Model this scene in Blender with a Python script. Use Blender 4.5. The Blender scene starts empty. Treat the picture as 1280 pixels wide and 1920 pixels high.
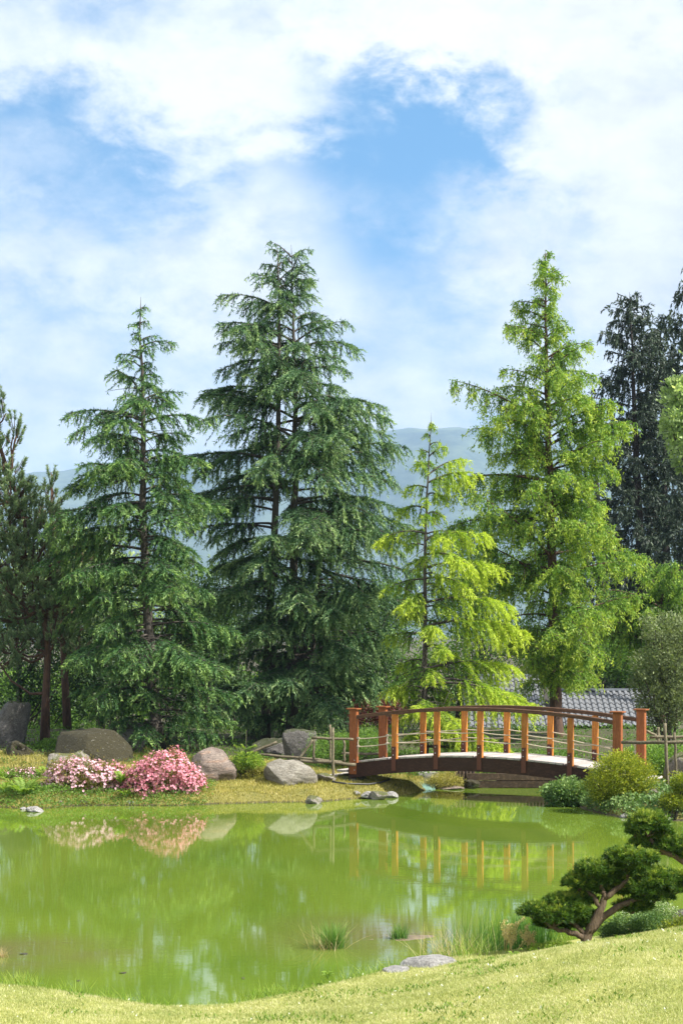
import bpy, bmesh, math, random
import numpy as np
from mathutils import Vector, noise as mnoise

SC = bpy.context.scene
COL = SC.collection
R = math.radians

# ------------------------------------------------------------------ camera
F, HZ, CAMH = 3315.0, 1190.0, 3.72          # focal length in photo pixels, horizon row, eye height over the water
cam_d = bpy.data.cameras.new('camera')
cam = bpy.data.objects.new('camera', cam_d); COL.objects.link(cam)
cam.location = (0, 0, CAMH); cam.rotation_euler = (R(90), 0, 0)
cam_d.sensor_fit = 'HORIZONTAL'; cam_d.sensor_width = 36.0
cam_d.lens = 36.0 * F / 1280.0
cam_d.shift_y = (HZ - 960.0) / 1280.0
cam_d.clip_start = 0.5; cam_d.clip_end = 14000
SC.camera = cam
SC.view_settings.view_transform = 'Standard'; SC.view_settings.look = 'None'
SC.view_settings.gamma = 1; SC.view_settings.use_curve_mapping = False
SC.view_settings.exposure = 1.05

# ------------------------------------------------------------------ sun and sky
SUN_AZ, SUN_EL = R(112), R(48)               # azimuth clockwise from the view direction (+Y), elevation
sd = Vector((math.sin(SUN_AZ) * math.cos(SUN_EL), math.cos(SUN_AZ) * math.cos(SUN_EL), math.sin(SUN_EL)))
sun_d = bpy.data.lights.new('sun', 'SUN'); sun_d.energy = 5.0; sun_d.angle = R(0.5); sun_d.color = (1, .95, .86)
sun = bpy.data.objects.new('sun', sun_d); COL.objects.link(sun)
sun.rotation_euler = sd.to_track_quat('Z', 'Y').to_euler()
sun.location = (30, 10, 40)

world = bpy.data.worlds.new('World'); SC.world = world; world.use_nodes = True
def build_world():
    nt = world.node_tree; N = nt.nodes; Lk = nt.links
    N.clear()
    out = N.new('ShaderNodeOutputWorld'); bg = N.new('ShaderNodeBackground')
    bg.inputs['Strength'].default_value = 0.1
    Lk.new(bg.outputs[0], out.inputs[0])
    tc = N.new('ShaderNodeTexCoord')
    def M(op, a, b=None, c=None, clamp=False):
        n = N.new('ShaderNodeMath'); n.operation = op; n.use_clamp = clamp
        for i, v in enumerate((a, b, c)):
            if v is None: continue
            if isinstance(v, (int, float)): n.inputs[i].default_value = v
            else: Lk.new(v, n.inputs[i])
        return n.outputs[0]
    sep = N.new('ShaderNodeSeparateXYZ'); Lk.new(tc.outputs['Generated'], sep.inputs[0])
    X, Y, Z = sep.outputs
    az = M('ARCTAN2', X, Y); el = M('ARCSINE', M('MINIMUM', M('MAXIMUM', Z, -1.0), 1.0))
    # Nishita, read a little higher up so that the gaps are properly blue
    sky = N.new('ShaderNodeTexSky'); sky.sky_type = 'NISHITA'; sky.sun_disc = False
    sky.sun_elevation = SUN_EL; sky.sun_rotation = SUN_AZ
    sky.air_density = 1.0; sky.dust_density = 0.4; sky.ozone_density = 2.5
    add = N.new('ShaderNodeVectorMath'); add.operation = 'ADD'; add.inputs[1].default_value = (0, 0, .35)
    nrm = N.new('ShaderNodeVectorMath'); nrm.operation = 'NORMALIZE'
    Lk.new(tc.outputs['Generated'], add.inputs[0]); Lk.new(add.outputs[0], nrm.inputs[0]); Lk.new(nrm.outputs[0], sky.inputs[0])
    # cloud texture in direction space, stretched along the horizon
    mp = N.new('ShaderNodeMapping'); mp.inputs['Scale'].default_value = (1, 1, 1.7)
    Lk.new(tc.outputs['Generated'], mp.inputs[0])
    def noise(scale, detail, rough, dist, off=0.0):
        n = N.new('ShaderNodeTexNoise'); n.inputs['Scale'].default_value = scale; n.inputs['Detail'].default_value = detail
        n.inputs['Roughness'].default_value = rough; n.inputs['Distortion'].default_value = dist
        m2 = N.new('ShaderNodeVectorMath'); m2.operation = 'ADD'; m2.inputs[1].default_value = (off, off * .7, off * .3)
        Lk.new(mp.outputs[0], m2.inputs[0]); Lk.new(m2.outputs[0], n.inputs['Vector'])
        return n.outputs[0]
    n1 = noise(9, 12, .62, .15, 3.1); n2 = noise(26, 9, .62, .2, 7.7); n3 = noise(5, 4, .5, .2, 1.3); nb = noise(60, 6, .6, .2, 5.5)
    # warped coordinates so that the edges of banks and gaps are ragged
    waz = M('ADD', az, M('ADD', M('MULTIPLY', M('SUBTRACT', n1, .5), .085), M('MULTIPLY', M('SUBTRACT', nb, .5), .018)))
    wel = M('ADD', el, M('ADD', M('MULTIPLY', M('SUBTRACT', n2, .5), .075), M('MULTIPLY', M('SUBTRACT', n1, .5), -.05)))
    def blob(px, py, sx, sy, amp, rot=0):
        a0 = math.atan((px - 640) / F); e0 = math.atan((HZ - py) / F)
        da = M('SUBTRACT', waz, a0); de = M('SUBTRACT', wel, e0)
        c, s = math.cos(R(rot)), math.sin(R(rot))
        u = M('ADD', M('MULTIPLY', da, c), M('MULTIPLY', de, s)); v = M('SUBTRACT', M('MULTIPLY', de, c), M('MULTIPLY', da, s))
        u = M('DIVIDE', u, sx / F); v = M('DIVIDE', v, sy / F)
        r2 = M('ADD', M('MULTIPLY', u, u), M('MULTIPLY', v, v))
        return M('MULTIPLY', M('EXPONENT', M('MULTIPLY', r2, -1.0)), amp)
    cov = M('ADD', M('MULTIPLY', M('SUBTRACT', n1, .5), 1.1), M('MULTIPLY', M('SUBTRACT', n2, .5), 1.0))
    cov = M('ADD', cov, M('ADD', M('MULTIPLY', M('SUBTRACT', nb, .5), .45), .74))
    for b in BLOBS: cov = M('ADD', cov, blob(*b))
    ss = N.new('ShaderNodeMapRange'); ss.interpolation_type = 'SMOOTHSTEP'
    ss.inputs['From Min'].default_value = -.25; ss.inputs['From Max'].default_value = 1.08
    Lk.new(cov, ss.inputs[0])
    # sunlit white tops and greyer undersides of the clouds, greyer towards the horizon
    lum = M('ADD', M('MULTIPLY', M('SUBTRACT', n3, .5), 1.2), M('MULTIPLY', M('SUBTRACT', n2, .5), 1.9))
    lum = M('ADD', M('ADD', lum, .30), M('MULTIPLY', el, 2.1), clamp=True)
    cc = N.new('ShaderNodeMix'); cc.data_type = 'RGBA'
    Lk.new(lum, cc.inputs[0]); cc.inputs[6].default_value = (3.85, 3.95, 4.2, 1); cc.inputs[7].default_value = (5.7, 5.75, 5.75, 1)
    tint = N.new('ShaderNodeMix'); tint.data_type = 'RGBA'; tint.blend_type = 'MULTIPLY'; tint.inputs[0].default_value = 1
    Lk.new(sky.outputs[0], tint.inputs[6]); tint.inputs[7].default_value = SKYTINT
    mx = N.new('ShaderNodeMix'); mx.data_type = 'RGBA'
    Lk.new(ss.outputs[0], mx.inputs[0]); Lk.new(tint.outputs[2], mx.inputs[6]); Lk.new(cc.outputs[2], mx.inputs[7])
    Lk.new(mx.outputs[2], bg.inputs['Color'])
SKYTINT = (.62, 1.18, 1.26, 1)
#        px    py    sx   sy   amount (negative opens a blue gap)
BLOBS = [(800, 265, 200, 110, -1.3, -18), (720, 450, 120, 80, -.8, -25), (600, 300, 90, 50, -.5, 0), (60, 255, 190, 90, -.7, 0), (110, 425, 220, 60, -.55, 0), (300, 340, 110, 40, -.3, -10), (420, 400, 120, 60, .25, 0), (960, 350, 80, 40, -.5, -30),
         (230, 330, 170, 60, -.35, 10), (120, 620, 240, 90, -.25, 0), (800, 600, 150, 90, -.3, 0), (160, 10, 260, 60, -.4, 0),
         (1180, 330, 190, 150, .5, 0), (430, 190, 230, 70, .35, -12), (920, 70, 420, 60, .5, 0), (470, 560, 130, 60, .4, 0), (1150, 560, 200, 80, .35, 0)]
build_world()

# ------------------------------------------------------------------ helpers
def at(px, py, d):
    return Vector(((px - 640) / F * d, d, CAMH - (py - HZ) / F * d))
def lin(c):
    return tuple((v / 12.92 if v <= .04045 else ((v + .055) / 1.055) ** 2.4) for v in c)
def rgb(r, g, b):
    return lin((r / 255, g / 255, b / 255)) + (1,)

class NT:
    """small wrapper round a material's node tree"""
    def __init__(s, name):
        s.m = bpy.data.materials.new(name); s.m.use_nodes = True
        s.t = s.m.node_tree; s.n = s.t.nodes; s.l = s.t.links
        s.b = s.n['Principled BSDF']; s.o = s.n['Material Output']
    def node(s, typ, **kw):
        n = s.n.new(typ)
        for k, v in kw.items(): setattr(n, k, v)
        return n
    def link(s, a, b): s.l.new(a, b)
    def coord(s, scale=(1, 1, 1), kind='Object'):
        tc = s.node('ShaderNodeTexCoord'); mp = s.node('ShaderNodeMapping'); mp.inputs['Scale'].default_value = scale
        s.link(tc.outputs[kind], mp.inputs[0]); return mp.outputs[0]
    def noise(s, vec, scale, detail=5, rough=.6, dist=0):
        n = s.node('ShaderNodeTexNoise'); s.link(vec, n.inputs['Vector'])
        for k, v in (('Scale', scale), ('Detail', detail), ('Roughness', rough), ('Distortion', dist)): n.inputs[k].default_value = v
        return n.outputs[0]
    def ramp(s, fac, stops):
        n = s.node('ShaderNodeValToRGB'); s.link(fac, n.inputs[0]); e = n.color_ramp.elements
        while len(e) < len(stops): e.new(.5)
        for i, (p, c) in enumerate(stops):
            e[i].position = p; e[i].color = c if len(c) == 4 else tuple(c) + (1,)
        return n.outputs[0]
    def mix(s, fac, a, b, mode='MIX'):
        n = s.node('ShaderNodeMix', data_type='RGBA', blend_type=mode)
        for i, v in ((0, fac), (6, a), (7, b)):
            if isinstance(v, (int, float)): n.inputs[i].default_value = v
            elif isinstance(v, tuple): n.inputs[i].default_value = v if len(v) == 4 else v + (1,)
            else: s.link(v, n.inputs[i])
        return n.outputs[2]
    def math(s, op, a, b=0.0, clamp=False):
        n = s.node('ShaderNodeMath', operation=op, use_clamp=clamp)
        for i, v in ((0, a), (1, b)):
            if isinstance(v, (int, float)): n.inputs[i].default_value = v
            else: s.link(v, n.inputs[i])
        return n.outputs[0]
    def bump(s, h, strength=.5, dist=.02):
        n = s.node('ShaderNodeBump'); n.inputs['Strength'].default_value = strength; n.inputs['Distance'].default_value = dist
        s.link(h, n.inputs['Height']); s.link(n.outputs[0], s.b.inputs['Normal'])
    def color(s, c): 
        if isinstance(c, tuple): s.b.inputs['Base Color'].default_value = c
        else: s.link(c, s.b.inputs['Base Color'])
    def rough(s, v): s.b.inputs['Roughness'].default_value = v

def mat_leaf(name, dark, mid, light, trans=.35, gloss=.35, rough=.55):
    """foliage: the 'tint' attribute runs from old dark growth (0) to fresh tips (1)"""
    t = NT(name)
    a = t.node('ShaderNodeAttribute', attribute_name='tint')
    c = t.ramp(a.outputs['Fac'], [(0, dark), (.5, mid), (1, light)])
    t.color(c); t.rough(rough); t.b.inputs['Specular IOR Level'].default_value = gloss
    tr = t.node('ShaderNodeBsdfTranslucent')
    t.link(t.mix(1.0, c, (1.15, 1.2, .6, 1), 'MULTIPLY'), tr.inputs[0])
    ms = t.node('ShaderNodeMixShader'); ms.inputs[0].default_value = trans
    t.link(t.b.outputs[0], ms.inputs[1]); t.link(tr.outputs[0], ms.inputs[2]); t.link(ms.outputs[0], t.o.inputs[0])
    return t.m

def mat_bark(name, a, b, scale=6, stretch=.25):
    t = NT(name); v = t.coord((1, 1, stretch))
    n = t.noise(v, scale * 3, 8, .7, .4)
    t.color(t.ramp(n, [(.3, a), (.7, b)])); t.rough(.9); t.bump(n, .9, .03)
    return t.m

def mat_rock(name, a, b, c, moss=None, moss_amt=.5, scale=1.6, streak=(1, 1, 1)):
    t = NT(name); v = t.coord(streak)
    n = t.noise(v, scale * 1.5, 10, .65, .6); f = t.noise(v, scale * 14, 8, .7); g = t.noise(v, scale * 50, 4, .6)
    col = t.ramp(n, [(.3, a), (.52, b), (.72, c)])
    col = t.mix(t.math('MULTIPLY', t.ramp(f, [(.42, (0, 0, 0)), (.60, (1, 1, 1))]), .8), col, t.mix(.7, col, (.07, .065, .06, 1)))
    if moss:
        ge = t.node('ShaderNodeNewGeometry'); sp = t.node('ShaderNodeSeparateXYZ'); t.link(ge.outputs['Normal'], sp.inputs[0])
        mm = t.math('ADD', t.math('MULTIPLY', sp.outputs[2], .45), t.math('MULTIPLY', t.noise(v, scale * 3, 9, .75), 1.3))
        mm = t.ramp(mm, [(1.15 - moss_amt, (0, 0, 0)), (1.3 - moss_amt, (1, 1, 1))])
        col = t.mix(mm, col, t.ramp(f, [(.3, moss), (.7, tuple(x * 1.7 for x in moss[:3]))]))
    cr = t.ramp(t.noise(v, scale * 5, 9, .8, 1.5), [(.46, (0, 0, 0)), (.5, (1, 1, 1)), (.54, (0, 0, 0))])
    col = t.mix(t.math('MULTIPLY', cr, .45), col, (.05, .045, .04, 1))
    li = t.ramp(t.noise(v, scale * 9, 5, .7, .3), [(.62, (0, 0, 0)), (.67, (1, 1, 1))])
    col = t.mix(t.math('MULTIPLY', li, .5), col, (.5, .5, .44, 1))
    t.color(col); t.rough(.88)
    t.bump(t.math('ADD', t.math('ADD', f, t.math('MULTIPLY', n, 1.5)), t.math('MULTIPLY', g, .5)), 1.0, .08)
    return t.m

def mat_wood(name, a, b, rough=.6, grain=(1, 1, 1), spec=.3):
    t = NT(name); v = t.coord(grain)
    n = t.noise(v, 5, 8, .7, 1.2); f = t.noise(v, 40, 5, .7, .5)
    oi = t.node('ShaderNodeObjectInfo')
    col = t.ramp(t.math('ADD', t.math('MULTIPLY', n, .7), t.math('MULTIPLY', f, .3)), [(.34, tuple(x * .72 for x in a[:3])), (.5, a), (.66, b)])
    hs = t.node('ShaderNodeHueSaturation'); t.link(col, hs.inputs['Color'])
    t.link(t.math('ADD', t.math('MULTIPLY', oi.outputs['Random'], .4), .8), hs.inputs['Value'])
    t.color(hs.outputs[0]); t.rough(rough); t.b.inputs['Specular IOR Level'].default_value = spec
    t.bump(t.math('ADD', n, f), .35, .008)
    return t.m

def mat_plain(name, c, rough=.6, var=.25, scale=8, metal=0, bump=.2):
    t = NT(name); v = t.coord(); n = t.noise(v, scale, 7, .65)
    t.color(t.ramp(n, [(.25, tuple(x * (1 - var) for x in c[:3])), (.75, tuple(min(1, x * (1 + var)) for x in c[:3]))]))
    t.rough(rough); t.b.inputs['Metallic'].default_value = metal; t.bump(n, bump, .01)
    return t.m

# --- naming
def tag(o, label=None, cat=None, group=None, kind=None):
    if label: o['label'] = label
    if cat: o['category'] = cat
    if group: o['group'] = group
    if kind: o['kind'] = kind
    return o
def thing(name, label, cat, loc=(0, 0, 0), rz=0, group=None):
    o = bpy.data.objects.new(name, None); COL.objects.link(o); o.location = loc; o.rotation_euler = (0, 0, rz)
    o.empty_display_size = .2
    return tag(o, label, cat, group)
def link(name, me, parent=None, loc=None, rot=None):
    o = bpy.data.objects.new(name, me); COL.objects.link(o)
    if parent is not None: o.parent = parent
    if loc is not None: o.location = loc
    if rot is not None: o.rotation_euler = rot
    return o

class G:
    """collects triangles with a material index and a tint per vertex, then links them as one mesh object"""
    def __init__(s): s.V = []; s.Fc = []; s.M = []; s.T = []; s.n = 0; s.S = []
    def add(s, V, Fc, mat=0, tint=.5, smooth=False):
        V = np.asarray(V, np.float32).reshape(-1, 3); Fc = np.asarray(Fc, np.int32).reshape(-1, 3)
        s.V.append(V); s.Fc.append(Fc + s.n); s.n += len(V)
        s.M.append(np.full(len(Fc), mat, np.int32)); s.S.append(np.full(len(Fc), smooth, bool))
        s.T.append(np.broadcast_to(np.asarray(tint, np.float32), (len(V),)))
    def tube(s, P, rad, sides=6, mat=0, tint=.5, cap=True):
        P = np.asarray([tuple(p) for p in P], float); n = len(P)
        rad = np.broadcast_to(np.asarray(rad, float), (n,))
        T = np.gradient(P, axis=0); T /= np.linalg.norm(T, axis=1)[:, None] + 1e-9
        up = np.array([0, 0, 1.]) if abs(T[:, 2]).mean() < .8 else np.array([1., 0, 0])
        A = np.cross(T, up); A /= np.linalg.norm(A, axis=1)[:, None] + 1e-9; B = np.cross(T, A)
        an = np.arange(sides) / sides * 2 * np.pi
        V = P[:, None] + rad[:, None, None] * (np.cos(an)[None, :, None] * A[:, None] + np.sin(an)[None, :, None] * B[:, None])
        i = np.arange(n - 1)[:, None] * sides; j = np.arange(sides)[None]; k = (j + 1) % sides
        a, b, c, d = i + j, i + k, i + sides + k, i + sides + j
        Fc = np.concatenate([np.stack([a, b, c], -1).reshape(-1, 3), np.stack([a, c, d], -1).reshape(-1, 3)])
        V = V.reshape(-1, 3)
        if cap:
            V = np.concatenate([V, P[:1], P[-1:]]); m = n * sides; jj = np.arange(sides); kk = (jj + 1) % sides
            Fc = np.concatenate([Fc, np.stack([kk, jj, np.full(sides, m)], -1), np.stack([jj + (n - 1) * sides, kk + (n - 1) * sides, np.full(sides, m + 1)], -1)])
        s.add(V, Fc, mat, tint, True)
    def tufts(s, P, D, ln, wd, rng, mat=0, tint=.5, quad=False, nrm=None):
        """leaf-sized pointed faces at P along D"""
        n = len(P)
        if n == 0: return
        D = D / (np.linalg.norm(D, axis=1)[:, None] + 1e-9)
        r = rng.normal(size=(n, 3)) if nrm is None else nrm
        S = np.cross(D, r); S /= np.linalg.norm(S, axis=1)[:, None] + 1e-9
        ln = np.broadcast_to(np.asarray(ln, float), (n,))[:, None]; wd = np.broadcast_to(np.asarray(wd, float), (n,))[:, None]
        tint = np.broadcast_to(np.asarray(tint, float), (n,))
        if quad:
            V = np.stack([P, P + D * ln * .45 - S * wd * .5, P + D * ln, P + D * ln * .45 + S * wd * .5], 1)
            b = np.arange(n)[:, None] * 4
            Fc = np.concatenate([b + np.array([[0, 1, 2]]), b + np.array([[0, 2, 3]])])
            s.add(V, Fc, mat, np.repeat(tint, 4))
        else:
            V = np.stack([P - S * wd * .5, P + S * wd * .5, P + D * ln], 1)
            s.add(V, np.arange(3 * n).reshape(-1, 3), mat, np.repeat(tint, 3))
    def box(s, c, size, mat=0, rot=None, tint=.5):
        c = np.asarray(c, float); h = np.asarray(size, float) / 2
        V = np.array([(x, y, z) for x in (-1, 1) for y in (-1, 1) for z in (-1, 1)], float) * h
        if rot is not None: V = V @ np.array(rot).T
        q = [(0, 1, 3, 2), (4, 6, 7, 5), (0, 4, 5, 1), (2, 3, 7, 6), (0, 2, 6, 4), (1, 5, 7, 3)]
        s.add(V + c, [t for a, b, c2, d in q for t in ((a, b, c2), (a, c2, d))], mat, tint)
    def mesh(s, name, mats):
        me = bpy.data.meshes.new(name)
        V = np.concatenate(s.V); Fc = np.concatenate(s.Fc); M = np.concatenate(s.M); S = np.concatenate(s.S); T = np.concatenate(s.T)
        me.vertices.add(len(V)); me.vertices.foreach_set('co', V.ravel())
        me.loops.add(len(Fc) * 3); me.loops.foreach_set('vertex_index', Fc.ravel())
        me.polygons.add(len(Fc)); me.polygons.foreach_set('loop_start', np.arange(0, len(Fc) * 3, 3, dtype=np.int32))
        me.polygons.foreach_set('material_index', M); me.polygons.foreach_set('use_smooth', S)
        at_ = me.attributes.new('tint', 'FLOAT', 'POINT'); at_.data.foreach_set('value', T.astype(np.float32))
        for m in (mats if isinstance(mats, (list, tuple)) else [mats]): me.materials.append(m)
        me.update(); me.validate(clean_customdata=False)
        return me
    def build(s, name, mats, parent=None, loc=None):
        return link(name, s.mesh(name, mats), parent, loc)

def bevel_box(name, size, mat, bevel=.008):
    bm = bmesh.new(); bmesh.ops.create_cube(bm, size=1)
    for v in bm.verts: v.co = Vector((v.co.x * size[0], v.co.y * size[1], v.co.z * size[2]))
    bmesh.ops.bevel(bm, geom=bm.edges[:], offset=bevel, segments=1, affect='EDGES')
    me = bpy.data.meshes.new(name); bm.to_mesh(me); bm.free(); me.materials.append(mat); return me

# ------------------------------------------------------------------ materials
m_cedar = mat_leaf('cedar needles', (.012, .04, .015), (.07, .17, .05), (.36, .52, .15), .32)
m_cedar2 = mat_leaf('blue cedar needles', (.014, .042, .02), (.085, .18, .075), (.42, .56, .23), .32)
m_gold = mat_leaf('golden cedar needles', (.04, .10, .018), (.20, .33, .035), (.52, .62, .07), .45)
m_meta = mat_leaf('fresh larch green needles', (.04, .105, .02), (.165, .30, .045), (.46, .56, .08), .45)
m_spruce = mat_leaf('spruce needles', (.022, .036, .026), (.045, .072, .045), (.11, .16, .085), .15)
m_pine = mat_leaf('pine needles', (.045, .09, .05), (.15, .235, .125), (.36, .46, .24), .3)
m_broad = mat_leaf('broad leaves', (.05, .11, .02), (.14, .26, .045), (.3, .44, .09), .45)
m_pale = mat_leaf('pale broad leaves', (.14, .22, .08), (.32, .44, .18), (.58, .68, .36), .45)
m_olive = mat_leaf('grey green leaves', (.08, .11, .045), (.18, .225, .10), (.36, .42, .22), .35)
m_yew = mat_leaf('yew needles', (.013, .042, .009), (.085, .17, .022), (.40, .46, .07), .33)
m_shrubg = mat_leaf('golden shrub leaves', (.05, .09, .012), (.24, .29, .025), (.52, .5, .05), .4)
m_ivy = mat_leaf('ivy leaves', (.04, .09, .025), (.12, .22, .06), (.36, .46, .18), .3)
m_fern = mat_leaf('fern fronds', (.08, .16, .02), (.2, .32, .04), (.38, .48, .08), .45)
m_rhleaf = mat_leaf('rhododendron leaves', (.05, .07, .02), (.17, .16, .045), (.38, .3, .09), .35)
m_pink = mat_leaf('pink blossom', (.40, .10, .17), (.70, .27, .37), (.84, .52, .61), .3)
m_palepink = mat_leaf('pale pink blossom', (.46, .18, .28), (.70, .40, .51), (.86, .70, .76), .3)
m_grass = mat_leaf('lawn blades', (.24, .28, .09), (.42, .44, .17), (.66, .61, .40), .3, .2)
m_wild = mat_leaf('long grass blades', (.06, .13, .015), (.18, .3, .03), (.42, .45, .12), .4)
m_rush = mat_leaf('rush stems', (.03, .09, .015), (.08, .2, .03), (.2, .32, .06), .3)
m_dry = mat_leaf('dry stems', (.2, .14, .06), (.42, .33, .16), (.6, .52, .3), .3)
m_moss = mat_leaf('moss tufts', (.11, .13, .02), (.37, .34, .075), (.60, .50, .22), .3)
m_white = mat_leaf('small white flowers', (.2, .3, .12), (.55, .6, .45), (.8, .8, .75), .3)
m_dusk = mat_leaf('shade-darkened understorey leaves', (.015, .04, .014), (.05, .105, .032), (.17, .26, .08), .35)  # leaf colour darkened to stand in for shade under the tall trees
m_redleaf = mat_leaf('dark red leaves', (.05, .015, .015), (.13, .03, .03), (.25, .09, .07), .3)

m_bark = mat_bark('grey brown bark', (.03, .025, .02), (.10, .085, .07))
m_barkred = mat_bark('red brown bark', (.035, .02, .014), (.13, .07, .045))
m_barkdark = mat_bark('dark bark', (.018, .015, .013), (.06, .05, .042))
m_barkpale = mat_bark('bonsai bark', (.045, .03, .018), (.17, .12, .075), 10)

m_post = mat_wood('orange stained timber', (.42, .15, .028), (.72, .31, .065), .55, (6, 6, 1))
m_endpost = mat_wood('red brown stained timber', (.25, .08, .026), (.42, .15, .05), .6, (6, 6, 1))
m_rail = mat_wood('weathered handrail timber', (.10, .05, .028), (.24, .135, .08), .75, (1, 6, 6))
m_plank = mat_wood('silvered deck boards', (.36, .32, .3), (.6, .56, .53), .7, (8, 1, 8))
m_beam = mat_wood('dark stained beam', (.045, .02, .013), (.10, .045, .028), .75, (1.5, 4, 4))
m_bracket = mat_plain('rusty steel', rgb(92, 52, 38), .8, .35, 30)
m_bolt = mat_plain('zinc bolt', (.6, .6, .6), .4, .1, 20, .6)
m_rope = mat_plain('pale rope', (.5, .42, .32), .9, .2, 60)
m_pole = mat_wood('weathered fence pole', (.12, .10, .065), (.28, .25, .17), .85, (3, 3, 3))
m_log = mat_wood('old edging timber', (.05, .034, .022), (.15, .10, .065), .85, (2, 2, 2))

m_rock = mat_rock('grey granite', rgb(140, 132, 124), rgb(182, 174, 164), rgb(212, 204, 196), (.10, .11, .03), .25)
m_rockred = mat_rock('brown banded rock', rgb(138, 118, 108), rgb(180, 162, 150), rgb(214, 168, 136), None, 0, 1.2, (1, 1, 3))
m_rockband = mat_rock('banded gneiss', rgb(140, 132, 116), rgb(190, 182, 166), rgb(222, 216, 204), (.12, .12, .03), .12, 1.4, (1, 1, 4))
m_rockmoss_shade = mat_rock('mossy boulder', rgb(110, 102, 92), rgb(150, 140, 132), rgb(180, 172, 166), (.035, .03, .01), .72)  # moss, its brown darkened further to paint the shaded boulder face
m_rockdark = mat_rock('dark slab', rgb(95, 92, 90), rgb(130, 126, 122), rgb(158, 152, 148), (.05, .06, .02), .2)
m_rockpale = mat_rock('pale stone', rgb(178, 174, 170), rgb(208, 205, 202), rgb(232, 230, 228), None, 0, 2)

m_tile = mat_plain('glazed grey tile', (.15, .155, .165), .22, .3, 5, 0, .1)
m_tile.node_tree.nodes['Principled BSDF'].inputs['Specular IOR Level'].default_value = .9
m_ridge = mat_plain('ridge tile', (.075, .085, .10), .4, .2, 5)
m_wall = mat_plain('house plaster', (.3, .27, .24), .9, .1, 6)
m_fascia = mat_plain('dark fascia board', (.03, .025, .022), .7, .2, 6)
m_liner = mat_plain('pond liner', (.16, .28, .25), .22, .25, 3, 0, .3)
m_concrete = mat_plain('weathered concrete', (.3, .29, .27), .9, .2, 9)
m_hose = mat_plain('black hose', (.02, .02, .022), .5, .1, 9)

# ------------------------------------------------------------------ pond outline and ground
def wl(px, py):                 # a point of the water surface seen at that pixel
    d = CAMH * F / (py - HZ); return ((px - 640) / F * d, d)
FAR = [(-60, 1516), (0, 1514), (60, 1519), (150, 1512), (240, 1511), (300, 1512), (350, 1511), (420, 1508), (500, 1506), (560, 1505), (610, 1504), (650, 1500),
       (700, 1497), (735, 1494), (775, 1489), (815, 1478), (860, 1477), (900, 1477), (1040, 1477), (1055, 1500), (1090, 1517), (1130, 1528), (1180, 1536), (1230, 1540), (1290, 1540)]
pond = [(-16, 33)] + [(-11, 38.5)] + [wl(*p) for p in FAR]
pond += [(9.5, 34), (9.0, 29), (6.5, 25.2), (4.3, 23.2), (3.0, 21.6), (2.0, 20.7), (1.0, 20.0), (.55, 19.6), (-.1, 18.75), (-.75, 18.0), (-1.2, 17.55), (-1.7, 17.5), (-2.2, 17.85), (-3.0, 18.4), (-3.8, 18.7), (-6, 19.5), (-10, 22), (-15, 25), (-18, 29)]
POND = np.array(pond)
def sdist(x, y):                # signed distance to the shore, positive on land
    x = np.asarray(x, float); y = np.asarray(y, float)
    best = np.full(x.shape, 1e9); ins = np.zeros(x.shape, bool); n = len(POND)
    for i in range(n):
        ax, ay = POND[i]; bx, by = POND[(i + 1) % n]
        dx, dy = bx - ax, by - ay
        t = np.clip(((x - ax) * dx + (y - ay) * dy) / (dx * dx + dy * dy), 0, 1)
        best = np.minimum(best, (x - ax - t * dx) ** 2 + (y - ay - t * dy) ** 2)
        cond = ((ay > y) != (by > y)) & (x < (bx - ax) * (y - ay) / (by - ay + 1e-12) + ax)
        ins ^= cond
    return np.where(ins, -1, 1) * np.sqrt(best)
def sst(a, b, x):
    t = np.clip((x - a) / (b - a), 0, 1); return t * t * (3 - 2 * t)
def ground_z(x, y):
    x = np.asarray(x, float); y = np.asarray(y, float); s = sdist(x, y)
    wob = .03 * np.sin(x * 1.9 + y * .7) + .025 * np.sin(x * .8 - y * 1.7 + 1)
    near = (.10 + .16 * sst(.1, 2.5, s)) + sst(-2.0, 3.4, x) * .40 * sst(.3, 3.4, s)
    near = near * sst(0, .35, s) + sst(3, 30, s) * .8
    far = .22 * sst(0, .5, s) + .22 * sst(.4, 2.5, s) + .45 * sst(2, 9, s) + wob * sst(0, 1, s)
    far = far - 2.6 * sst(53, 58, y) + 1.2 * sst(90, 400, y)
    k = sst(26, 32, y)
    land = near * (1 - k) + far * k
    return np.where(s > 0, land, -.7 * sst(0, 1.6, -s) - .01)
def gz(x, y): return float(ground_z(np.array([x]), np.array([y]))[0])

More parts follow.
